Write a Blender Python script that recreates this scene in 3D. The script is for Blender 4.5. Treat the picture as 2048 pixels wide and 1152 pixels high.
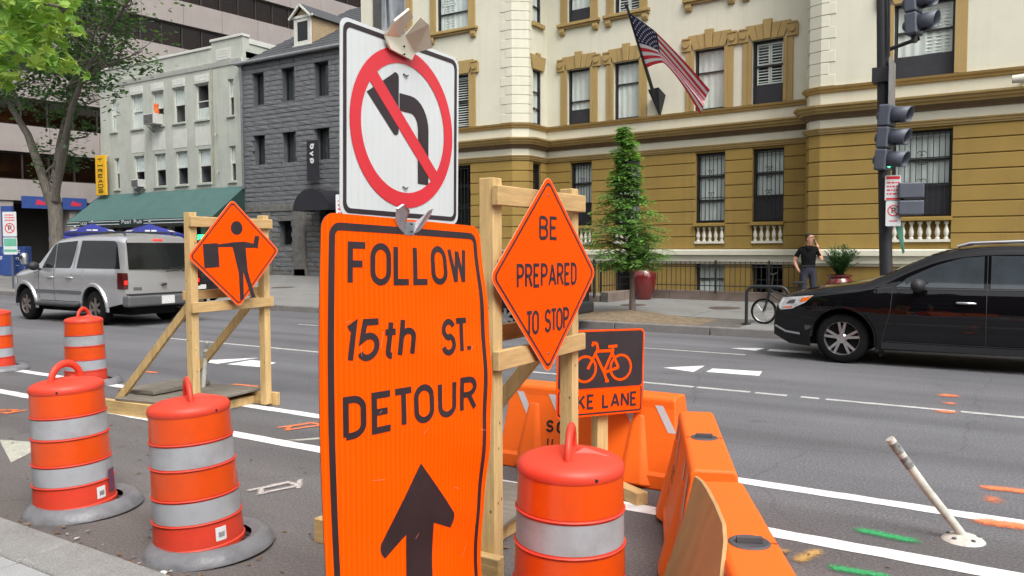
import bpy, bmesh, math, random
from math import sin, cos, pi, radians, sqrt, atan2
from mathutils import Vector, Matrix
random.seed(7)
S = bpy.context.scene
for o in list(bpy.data.objects): bpy.data.objects.remove(o)
COL = S.collection
# ---------------------------------------------------------------- camera
H = 1.7
YAW, PITCH, ROLL = radians(57.7), radians(2.89), radians(0.21)
fw = Vector((-cos(YAW)*cos(PITCH), sin(YAW)*cos(PITCH), -sin(PITCH)))
r0 = Vector((sin(YAW), cos(YAW), 0)); d0 = fw.cross(r0)
rt = r0*cos(ROLL) + d0*sin(ROLL); dn = d0*cos(ROLL) - r0*sin(ROLL)
cam = bpy.data.cameras.new('camera'); co = bpy.data.objects.new('camera', cam); COL.objects.link(co)
co.matrix_world = Matrix((( rt.x, -dn.x, -fw.x, 0), (rt.y, -dn.y, -fw.y, 0), (rt.z, -dn.z, -fw.z, H), (0, 0, 0, 1)))
cam.sensor_width = 36; cam.lens = 36*1604.3/2048; cam.clip_start = 0.05; cam.clip_end = 600
S.camera = co
# ---------------------------------------------------------------- light: soft, bright overcast
SUN_EL, SUN_AZ = radians(52), radians(125)     # azimuth of the sun measured from +Y towards +X
w = bpy.data.worlds.new('World'); S.world = w; w.use_nodes = True
nt = w.node_tree; nt.nodes.clear()
sky = nt.nodes.new('ShaderNodeTexSky'); sky.sky_type = 'NISHITA'; sky.sun_disc = False
sky.sun_elevation = SUN_EL; sky.sun_rotation = SUN_AZ
sky.air_density = 1.0; sky.dust_density = 6.0; sky.ozone_density = 1.0; sky.altitude = 20
hs = nt.nodes.new('ShaderNodeHueSaturation'); hs.inputs['Saturation'].default_value = 0.16
bg = nt.nodes.new('ShaderNodeBackground'); bg.inputs['Strength'].default_value = 0.15
wo = nt.nodes.new('ShaderNodeOutputWorld')
nt.links.new(sky.outputs[0], hs.inputs['Color']); nt.links.new(hs.outputs[0], bg.inputs[0]); nt.links.new(bg.outputs[0], wo.inputs[0])
sl = bpy.data.lights.new('sun', 'SUN'); sl.energy = 0.7; sl.angle = radians(25); sl.color = (1, 0.975, 0.94)
so = bpy.data.objects.new('sun', sl); COL.objects.link(so)
sd = Vector((sin(SUN_AZ)*cos(SUN_EL), cos(SUN_AZ)*cos(SUN_EL), sin(SUN_EL)))
so.rotation_euler = sd.to_track_quat('Z', 'Y').to_euler()
S.view_settings.view_transform = 'Standard'; S.view_settings.look = 'None'
S.view_settings.exposure = 0.86; S.view_settings.gamma = 1; S.view_settings.use_curve_mapping = False
S.cycles.max_bounces = 6; S.cycles.transparent_max_bounces = 12; S.cycles.use_denoising = True
S.cycles.caustics_reflective = False; S.cycles.caustics_refractive = False
# ---------------------------------------------------------------- materials
MATS = {}
def lin(c): return tuple(((x/255+0.055)/1.055)**2.4 if x > 10 else x/255/12.92 for x in c)
def mat(name, col, rough=0.7, metal=0.0, var=0.12, scale=4.0, bump=0.0, bscale=60.0, dirt=0.0, dirtcol=(0.05,0.045,0.04), dscale=1.2,
        coat=0.0, spec=0.5, fine=0.0, fscale=90.0, stretch=None, streak=0.0, lines=0.0):
    if name in MATS: return MATS[name]
    m = bpy.data.materials.new(name); m.use_nodes = True; n = m.node_tree; nd, lk = n.nodes, n.links
    b = nd['Principled BSDF']; b.inputs['Roughness'].default_value = rough; b.inputs['Metallic'].default_value = metal
    b.inputs['Coat Weight'].default_value = coat; b.inputs['Coat Roughness'].default_value = 0.03
    b.inputs['Specular IOR Level'].default_value = spec
    tc = nd.new('ShaderNodeTexCoord'); src = tc.outputs['Object']
    if stretch:
        mp = nd.new('ShaderNodeMapping'); mp.inputs['Scale'].default_value = stretch; lk.new(src, mp.inputs[0]); src2 = mp.outputs[0]
    else: src2 = src
    nz = nd.new('ShaderNodeTexNoise'); nz.inputs['Scale'].default_value = scale; nz.inputs['Detail'].default_value = 6; nz.inputs['Roughness'].default_value = 0.6
    lk.new(src2, nz.inputs['Vector'])
    cr = nd.new('ShaderNodeValToRGB'); e = cr.color_ramp.elements
    e[0].position = 0.3; e[1].position = 0.7
    e[0].color = tuple(max(0, c*(1-var)) for c in col)+(1,); e[1].color = tuple(min(1, c*(1+var)) for c in col)+(1,)
    lk.new(nz.outputs['Fac'], cr.inputs[0]); out = cr.outputs[0]
    def mixin(out, fac, colr, mode='MIX'):
        mx = nd.new('ShaderNodeMix'); mx.data_type = 'RGBA'; mx.blend_type = mode
        lk.new(fac, mx.inputs['Factor']); lk.new(out, mx.inputs['A'])
        if isinstance(colr, tuple): mx.inputs['B'].default_value = colr+(1,)
        else: lk.new(colr, mx.inputs['B'])
        return mx.outputs['Result']
    def ramp(s, p0, p1, v1):
        r = nd.new('ShaderNodeMapRange'); r.inputs[1].default_value = p0; r.inputs[2].default_value = p1; r.inputs[4].default_value = v1
        lk.new(s, r.inputs[0]); return r.outputs[0]
    if dirt:
        n2 = nd.new('ShaderNodeTexNoise'); n2.inputs['Scale'].default_value = dscale; n2.inputs['Detail'].default_value = 8; n2.inputs['Roughness'].default_value = 0.7
        lk.new(src, n2.inputs['Vector']); out = mixin(out, ramp(n2.outputs['Fac'], 0.45, 0.8, dirt), dirtcol)
    if streak:
        mp = nd.new('ShaderNodeMapping'); mp.inputs['Scale'].default_value = (3.0, 3.0, 0.18); lk.new(src, mp.inputs[0])
        n4 = nd.new('ShaderNodeTexNoise'); n4.inputs['Scale'].default_value = 1.6; n4.inputs['Detail'].default_value = 6
        lk.new(mp.outputs[0], n4.inputs['Vector']); out = mixin(out, ramp(n4.outputs['Fac'], 0.5, 0.8, streak), dirtcol)
    if fine:
        n3 = nd.new('ShaderNodeTexNoise'); n3.inputs['Scale'].default_value = fscale; n3.inputs['Detail'].default_value = 2
        lk.new(src, n3.inputs['Vector'])
        out = mixin(out, ramp(n3.outputs['Fac'], 0.52, 0.7, fine), tuple(min(1, c*2.6+0.03) for c in col))
        out = mixin(out, ramp(n3.outputs['Fac'], 0.48, 0.3, fine), tuple(c*0.35 for c in col))
    if lines:
        wv = nd.new('ShaderNodeTexWave'); wv.bands_direction = 'Y'; wv.inputs['Scale'].default_value = lines; wv.inputs['Distortion'].default_value = .3; lk.new(src, wv.inputs['Vector'])
        out = mixin(out, ramp(wv.outputs['Fac'], .75, 1.0, .5), tuple(min(1, c*1.5+.006) for c in col))
    lk.new(out, b.inputs['Base Color'])
    if bump:
        bz = nd.new('ShaderNodeTexNoise'); bz.inputs['Scale'].default_value = bscale; bz.inputs['Detail'].default_value = 5; lk.new(src2 if stretch else src, bz.inputs['Vector'])
        bp = nd.new('ShaderNodeBump'); bp.inputs['Strength'].default_value = bump; bp.inputs['Distance'].default_value = 0.02
        lk.new(bz.outputs['Fac'], bp.inputs['Height']); lk.new(bp.outputs[0], b.inputs['Normal'])
    MATS[name] = m; return m
def softmat(name, col):
    m = mat(name, col, .8, var=.12, scale=6, fine=.3); n = m.node_tree; nd, lk = n.nodes, n.links; b = nd['Principled BSDF']
    at = nd.new('ShaderNodeAttribute'); at.attribute_name = 'soft'; tc = nd.new('ShaderNodeTexCoord'); nz = nd.new('ShaderNodeTexNoise'); nz.inputs['Scale'].default_value = 45; nz.inputs['Detail'].default_value = 6; lk.new(tc.outputs['Object'], nz.inputs['Vector'])
    ad = nd.new('ShaderNodeMath'); ad.operation = 'MULTIPLY_ADD'; ad.inputs[1].default_value = .7; ad.inputs[2].default_value = -.36; lk.new(nz.outputs['Fac'], ad.inputs[0])
    a2 = nd.new('ShaderNodeMath'); a2.operation = 'ADD'; lk.new(at.outputs['Fac'], a2.inputs[0]); lk.new(ad.outputs[0], a2.inputs[1])
    mr = nd.new('ShaderNodeMapRange'); mr.interpolation_type = 'SMOOTHSTEP'; mr.inputs[1].default_value = .08; mr.inputs[2].default_value = .95; mr.inputs[4].default_value = .92; lk.new(a2.outputs[0], mr.inputs[0]); lk.new(mr.outputs[0], b.inputs['Alpha']); return m
def emis(name, col, st, base=(0.02, 0.02, 0.02)):
    m = mat(name, base, 0.3); b = m.node_tree.nodes['Principled BSDF']
    b.inputs['Emission Color'].default_value = col+(1,); b.inputs['Emission Strength'].default_value = st; return m
def leafmat(name, col, var=.35, scale=2.0):
    m = mat(name, col, .6, var=var, scale=scale); n = m.node_tree; nd, lk = n.nodes, n.links; b = nd['Principled BSDF']; src = b.inputs['Base Color'].links[0].from_socket
    t = nd.new('ShaderNodeBsdfTranslucent'); mx = nd.new('ShaderNodeMixShader'); mx.inputs[0].default_value = .42
    hu = nd.new('ShaderNodeMix'); hu.data_type = 'RGBA'; hu.blend_type = 'MULTIPLY'; hu.inputs['Factor'].default_value = 1; hu.inputs['B'].default_value = (1.25, 1.2, .6, 1); lk.new(src, hu.inputs['A']); lk.new(hu.outputs['Result'], t.inputs[0])
    lk.new(b.outputs[0], mx.inputs[1]); lk.new(t.outputs[0], mx.inputs[2]); lk.new(mx.outputs[0], nd['Material Output'].inputs[0]); return m
def glassmat(name, tint, refl=0.1, rough=0.02):
    m = bpy.data.materials.new(name); m.use_nodes = True; n = m.node_tree; nd, lk = n.nodes, n.links; nd.clear()
    t = nd.new('ShaderNodeBsdfTransparent'); t.inputs[0].default_value = tint+(1,)
    g = nd.new('ShaderNodeBsdfGlossy'); g.inputs['Roughness'].default_value = rough
    f = nd.new('ShaderNodeLayerWeight'); f.inputs[0].default_value = .25
    pw = nd.new('ShaderNodeMath'); pw.operation = 'POWER'; pw.inputs[1].default_value = 3; lk.new(f.outputs['Facing'], pw.inputs[0])
    ad = nd.new('ShaderNodeMath'); ad.operation = 'ADD'; ad.use_clamp = True; ad.inputs[1].default_value = refl; lk.new(pw.outputs[0], ad.inputs[0])
    mx = nd.new('ShaderNodeMixShader'); lk.new(ad.outputs[0], mx.inputs[0]); lk.new(t.outputs[0], mx.inputs[1]); lk.new(g.outputs[0], mx.inputs[2])
    o = nd.new('ShaderNodeOutputMaterial'); lk.new(mx.outputs[0], o.inputs[0]); MATS[name] = m; return m
# ---------------------------------------------------------------- mesh builder
class MB:
    def __init__(s): s.v = []; s.f = []; s.m = []
    def add(s, vs, fs, mi=0):
        o = len(s.v); s.v += [tuple(v) for v in vs]
        for f in fs: s.f.append([i+o for i in f]); s.m.append(mi)
        return s
    def quad(s, a, b, c, d, mi=0): return s.add([a, b, c, d], [(0, 1, 2, 3)], mi)
    def box(s, x0, x1, y0, y1, z0, z1, mi=0, fn=None):
        vs = [(x, y, z) for z in (z0, z1) for y in (y0, y1) for x in (x0, x1)]
        if fn: vs = [fn(*v) for v in vs]
        return s.add(vs, [(0, 2, 3, 1), (4, 5, 7, 6), (0, 1, 5, 4), (2, 6, 7, 3), (0, 4, 6, 2), (1, 3, 7, 5)], mi)
    def obox(s, c, ax, ay, az, h, mi=0):
        c = Vector(c); ax, ay, az = (Vector(a).normalized() for a in (ax, ay, az))
        return s.box(-h[0], h[0], -h[1], h[1], -h[2], h[2], mi, lambda x, y, z: c+ax*x+ay*y+az*z)
    def bar(s, p, q, w, d, up=(0, 0, 1), mi=0):
        p, q = Vector(p), Vector(q); a = (q-p); L = a.length; a.normalize(); u = Vector(up); sx = a.cross(u)
        if sx.length < 1e-4: sx = a.cross(Vector((1, 0, 0)))
        sx.normalize(); u = sx.cross(a)
        return s.obox((p+q)/2, a, sx, u, (L/2, w/2, d/2), mi)
    def prism(s, poly, f0, f1, mi=0, caps=True):
        n = len(poly); vs = [f0(*p) for p in poly]+[f1(*p) for p in poly]
        fs = [(i, (i+1) % n, n+(i+1) % n, n+i) for i in range(n)]
        if caps: fs += [tuple(range(n))[::-1], tuple(range(n, 2*n))]
        return s.add(vs, fs, mi)
    def tube(s, path, rad, n=8, mi=0, caps=True, sx=1.0):
        P = [Vector(p) for p in path]; R = rad if isinstance(rad, (list, tuple)) else [rad]*len(P)
        vs = []; ref = None
        for i, p in enumerate(P):
            t = (P[min(i+1, len(P)-1)]-P[max(i-1, 0)]).normalized()
            if ref is None: ref = t.cross(Vector((0, 0, 1)) if abs(t.z) < .9 else Vector((1, 0, 0))).normalized()
            ref = (ref-t*ref.dot(t)).normalized(); b = t.cross(ref)
            for k in range(n):
                a = 2*pi*k/n; vs.append(p+(ref*cos(a)*sx+b*sin(a))*R[i])
        fs = [(i*n+k, i*n+(k+1) % n, (i+1)*n+(k+1) % n, (i+1)*n+k) for i in range(len(P)-1) for k in range(n)]
        if caps: fs += [tuple(range(n))[::-1], tuple(range((len(P)-1)*n, len(P)*n))]
        return s.add(vs, fs, mi)
    def lathe(s, prof, n=32, c=(0, 0, 0), mi=0, axis='z', a0=0, a1=2*pi):
        full = abs(a1-a0-2*pi) < 1e-6; cnt = n if full else n+1; vs = []
        for r, z in prof:
            for k in range(cnt):
                a = a0+(a1-a0)*k/n
                x, y = r*cos(a), r*sin(a)
                vs.append((c[0]+x, c[1]+y, c[2]+z) if axis == 'z' else ((c[0]+x, c[1]+z, c[2]+y) if axis == 'y' else (c[0]+z, c[1]+x, c[2]+y)))
        fs = []
        for i in range(len(prof)-1):
            for k in range(n):
                k2 = (k+1) % cnt
                fs.append((i*cnt+k, i*cnt+k2, (i+1)*cnt+k2, (i+1)*cnt+k))
        return s.add(vs, fs, mi)
    def ball(s, c, r, n=12, m=8, mi=0, sc=(1, 1, 1)):
        vs = []; 
        for i in range(m+1):
            t = pi*i/m
            for k in range(n):
                a = 2*pi*k/n; vs.append((c[0]+r*sc[0]*sin(t)*cos(a), c[1]+r*sc[1]*sin(t)*sin(a), c[2]+r*sc[2]*cos(t)))
        return s.add(vs, [(i*n+k, (i+1)*n+k, (i+1)*n+(k+1) % n, i*n+(k+1) % n) for i in range(m) for k in range(n)], mi)
    def grid(s, fn, us, vs_, mi=0):
        n, m = len(us), len(vs_); pts = [fn(u, v) for u in us for v in vs_]
        return s.add(pts, [(i*m+j, (i+1)*m+j, (i+1)*m+j+1, i*m+j+1) for i in range(n-1) for j in range(m-1)], mi)
    def merge(s, o, fn=lambda p: p, mi=None):
        off = len(s.v); s.v += [tuple(fn(p)) for p in o.v]; s.f += [[i+off for i in f] for f in o.f]; s.m += o.m if mi is None else [mi]*len(o.m); return s
    def mesh(s, name, mats, org=(0, 0, 0), smooth=0, recalc=True, weld=False):
        me = bpy.data.meshes.new(name)
        me.from_pydata([(x-org[0], y-org[1], z-org[2]) for x, y, z in s.v], [], s.f)
        for m in (mats if isinstance(mats, (list, tuple)) else [mats]): me.materials.append(m)
        if len(me.materials) > 1: me.polygons.foreach_set('material_index', s.m)
        if recalc or weld:
            bm = bmesh.new(); bm.from_mesh(me)
            if weld: bmesh.ops.remove_doubles(bm, verts=bm.verts, dist=1e-4)
            bmesh.ops.recalc_face_normals(bm, faces=bm.faces); bm.to_mesh(me); bm.free()
        if smooth:
            me.polygons.foreach_set('use_smooth', [True]*len(me.polygons)); me.set_sharp_from_angle(angle=radians(smooth))
        me.update(); return me
    def build(s, name, mats, parent=None, smooth=0, bevel=0, org=None, weld=False, segs=2, recalc=True):
        if org is None: org = parent_org(parent)
        o = bpy.data.objects.new(name, s.mesh(name, mats, org, smooth, recalc, weld)); COL.objects.link(o)
        if parent: o.parent = parent
        if bevel:
            b = o.modifiers.new('bevel', 'BEVEL'); b.width = bevel; b.segments = segs; b.limit_method = 'ANGLE'; b.angle_limit = radians(35)
        return o
WORLD = set()      # roots whose children are modelled in world coordinates
def parent_org(p):
    if p is None: return (0, 0, 0)
    q = p
    while q.parent: q = q.parent
    return tuple(q.location) if q.name in WORLD else (0, 0, 0)
def tag(o, label=None, cat=None, group=None, kind=None):
    if label: o['label'] = label
    if cat: o['category'] = cat
    if group: o['group'] = group
    if kind: o['kind'] = kind
    return o
def thing(name, label, cat, loc=(0, 0, 0), rz=0, group=None, world=False):
    o = bpy.data.objects.new(name, None); COL.objects.link(o); o.empty_display_size = 0.1
    o.location = loc; o.rotation_euler = (0, 0, rz)
    if world: WORLD.add(o.name)
    return tag(o, label, cat, group)
def struct(name, mb, m, **k): return tag(mb.build(name, m, **k), kind='structure')
def copy_tree(root, loc, rz=None, label=None):
    r = root.copy(); COL.objects.link(r); r.location = loc
    if rz is not None: r.rotation_euler = (0, 0, rz)
    if label: r['label'] = label
    def rec(src, dst):
        for ch in src.children:
            c = ch.copy(); COL.objects.link(c); c.parent = dst; rec(ch, c)
    rec(root, r); return r
def inst(me, name, parent, loc, rot=(0, 0, 0), sc=(1, 1, 1)):
    o = bpy.data.objects.new(name, me); COL.objects.link(o); o.parent = parent; o.location = loc; o.rotation_euler = rot; o.scale = sc; return o
# ---------------------------------------------------------------- stroke lettering
def arc(cx, cy, rx, ry, a0, a1, n=10): return [(cx+rx*cos(radians(a0+(a1-a0)*i/n)), cy+ry*sin(radians(a0+(a1-a0)*i/n))) for i in range(n+1)]
G = {   # glyph: (advance width, strokes) in units of cap height, centre lines
 'A': (.56, [[(0, 0), (.28, 1)], [(.56, 0), (.28, 1)], [(.1, .3), (.46, .3)]]), 'B': (.48, [[(0, 0), (0, 1)], [(0, 1), (.24, 1)]+arc(.24, .76, .22, .24, 90, -90)+[(0, .52)], [(0, .52), (.26, .52)]+arc(.26, .26, .22, .26, 90, -90)+[(0, 0)]]),
 'C': (.48, [arc(.24, .72, .24, .28, 15, 180)+arc(.24, .28, .24, .28, 180, 345)]), 'D': (.42, [[(0, 0), (0, 1), (.16, 1)]+arc(.16, .72, .26, .28, 90, 0)+arc(.16, .28, .26, .28, 0, -90)+[(0, 0)]]),
 'E': (.42, [[(.42, 1), (0, 1), (0, 0), (.42, 0)], [(0, .52), (.34, .52)]]), 'F': (.42, [[(.42, 1), (0, 1), (0, 0)], [(0, .5), (.34, .5)]]),
 'I': (.0, [[(0, 0), (0, 1)]]), 'K': (.5, [[(0, 0), (0, 1)], [(.46, 1), (.02, .42)], [(.16, .58), (.5, 0)]]), 'L': (.42, [[(0, 1), (0, 0), (.42, 0)]]),
 'N': (.5, [[(0, 0), (0, 1)], [(0, 1), (.5, 0)], [(.5, 0), (.5, 1)]]), 'O': (.48, [arc(.24, .7, .24, .3, 0, 180)+arc(.24, .3, .24, .3, 180, 360)+[(.48, .7)]]),
 'H': (.5, [[(0, 0), (0, 1)], [(.5, 0), (.5, 1)], [(0, .52), (.5, .52)]]),
 'P': (.46, [[(0, 0), (0, 1), (.22, 1)]+arc(.22, .74, .24, .26, 90, -90)+[(0, .48)]]), 'R': (.48, [[(0, 0), (0, 1), (.22, 1)]+arc(.22, .75, .24, .25, 90, -90)+[(0, .5)], [(.24, .5), (.48, 0)]]),
 'S': (.46, [arc(.23, .74, .22, .26, 20, 200)+arc(.25, .78, .24, .3, 222, 262, 4)+arc(.22, .25, .23, .28, 75, 0, 5)+arc(.22, .26, .23, .26, -5, -165)]),
 'T': (.46, [[(0, 1), (.46, 1)], [(.23, 1), (.23, 0)]]), 'U': (.48, [[(0, 1), (0, .26)]+arc(.24, .26, .24, .26, 180, 360)+[(.48, 1)]]),
 'W': (.66, [[(0, 1), (.17, 0)], [(.17, 0), (.33, .95)], [(.33, .95), (.49, 0)], [(.49, 0), (.66, 1)]]),
 '1': (.16, [[(0, .84), (.14, .95), (.14, 0)]]), '5': (.46, [[(.43, 1), (.06, 1), (.03, .52)]+arc(.22, .32, .24, .3, 125, -150, 14)]),
 '2': (.46, [arc(.23, .74, .22, .26, 170, -25)+[(0, 0), (.46, 0)]]), '4': (.46, [[(.36, 0), (.36, 1), (0, .3), (.46, .3)]]),
 't': (.3, [[(.14, .95), (.14, .14)]+arc(.26, .14, .12, .14, 180, 275, 5), [(0, .68), (.3, .68)]]), 'h': (.38, [[(0, 0), (0, 1)], [(0, .46)]+arc(.19, .48, .19, .2, 170, 0)+[(.38, 0)]]),
 'u': (.38, [[(0, .68), (0, .2)]+arc(.19, .2, .19, .2, 180, 360)+[(.38, .68)], [(.38, .68), (.38, 0)]]), 'o': (.38, [arc(.19, .34, .19, .34, 0, 360, 16)]), 's': (.3, [arc(.15, .5, .14, .18, 20, 230, 8)+arc(.15, .18, .15, .18, 70, -160, 8)]),
 'b': (.38, [[(0, 0), (0, 1)], arc(.19, .34, .19, .34, 180, -180, 16)]), 'l': (0, [[(0, 0), (0, 1)]]), 'i': (0, [[(0, 0), (0, .68)], [(0, .84), (0, .95)]]),
 'c': (.32, [arc(.19, .34, .19, .34, 45, 315, 14)]), 'k': (.36, [[(0, 0), (0, 1)], [(.32, .68), (.02, .26)], [(.12, .38), (.36, 0)]]), 'a': (.36, [arc(.18, .33, .18, .33, 0, 360, 16), [(.36, .68), (.36, 0)]]),
 'r': (.24, [[(0, 0), (0, .68)], [(0, .4)]+arc(.17, .45, .17, .23, 170, 70, 6)]), 'n': (.36, [[(0, 0), (0, .68)], [(0, .42)]+arc(.18, .46, .18, .22, 170, 0, 8)+[(.36, 0)]]),
 'g': (.36, [arc(.18, .34, .18, .34, 0, 360, 16), [(.36, .68), (.36, -.1)]+arc(.18, -.1, .18, .18, 0, -150, 6)]), 'y': (.4, [[(0, .68), (.2, 0)], [(.4, .68), (.12, -.28)]]), 'p': (.38, [[(0, .68), (0, -.3)], arc(.19, .34, .19, .34, 180, -180, 16)]),
 'v': (.4, [[(0, .68), (.2, 0)], [(.2, 0), (.4, .68)]]),
 '.': (.02, [[(0, 0), (.0, .13)]]), ' ': (.26, []), '-': (.3, [[(0, .45), (.3, .45)]]),
}
def subdiv(pl, mx):
    out = [pl[0]]
    for a, b in zip(pl, pl[1:]):
        n = max(1, int(math.dist(a, b)/mx)); out += [(a[0]+(b[0]-a[0])*i/n, a[1]+(b[1]-a[1])*i/n) for i in range(1, n+1)]
    return out
def stroke(mb, pl, t, fn, mi=0, lift=0.0, closed=False):
    pl = [p for i, p in enumerate(pl) if i == 0 or math.dist(p, pl[i-1]) > 1e-5]
    n = len(pl); vs = []
    for i, p in enumerate(pl):
        a = pl[i-1] if i else (pl[-2] if closed else None); b = pl[i+1] if i < n-1 else (pl[1] if closed else None)
        d1 = Vector((p[0]-a[0], p[1]-a[1])).normalized() if a else None; d2 = Vector((b[0]-p[0], b[1]-p[1])).normalized() if b else None
        d = ((d1 or d2)+(d2 or d1)); d = d.normalized() if d.length > 1e-4 else (d1 or d2)
        k = 1/max(.45, d.dot(d2 or d1)); nx, ny = -d.y*t/2*k, d.x*t/2*k
        vs += [fn(p[0]+nx, p[1]+ny, lift), fn(p[0]-nx, p[1]-ny, lift)]
    mb.add(vs, [(2*i, 2*i+1, 2*i+3, 2*i+2) for i in range(n-1)], mi)
def text(mb, s, u0, v0, h, width, t, fn, gap=.2, slant=0.0, mi=0, lift=0.0015, mx=None):
    """lettering of cap height h fitted to width, starting at (u0, v0); fn(u, v, lift) places a point"""
    KERN = .5; tot = sum(G[c][0] for c in s)+gap*(len(s)-1)-gap*(1-KERN)*sum('T' in p and ' ' not in p for p in (s[i:i+2] for i in range(len(s)-1))); kx = (width-t)/tot; x = 0.0
    for i, c in enumerate(s):
        wd, st = G[c]
        for j, pl in enumerate(st):
            q = [(u0+t/2+kx*(x+px)+slant*h*py, v0+t/2+(h-t)*py) for px, py in pl]
            if mx: q = subdiv(q, mx)
            stroke(mb, q, t if c != '.' else t*1.15, fn, mi, lift+j*.00025+(i % 2)*.0001)
        x += wd+gap*(KERN if i+1 < len(s) and 'T' in (c, s[i+1]) and ' ' not in (c, s[i+1]) else 1)
def rrect(u0, u1, v0, v1, r, n=5):
    return [p for cx, cy, a in ((u1-r, v1-r, 0), (u0+r, v1-r, 90), (u0+r, v0+r, 180), (u1-r, v0+r, 270)) for p in arc(cx, cy, r, r, a, a+90, n)]
def ring(mb, outer, inner, fn, lift, mi=0):
    n = len(outer); mb.add([fn(*p, lift) for p in outer]+[fn(*p, lift) for p in inner], [(i, (i+1) % n, n+(i+1) % n, n+i) for i in range(n)], mi)
def flat(mb, poly, fn, lift, mi=0): mb.add([fn(*p, lift) for p in poly], [tuple(range(len(poly)))], mi)
def circ(cx, cy, r, n=24, ry=None): return [(cx+r*cos(2*pi*i/n), cy+(ry or r)*sin(2*pi*i/n)) for i in range(n)]
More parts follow.
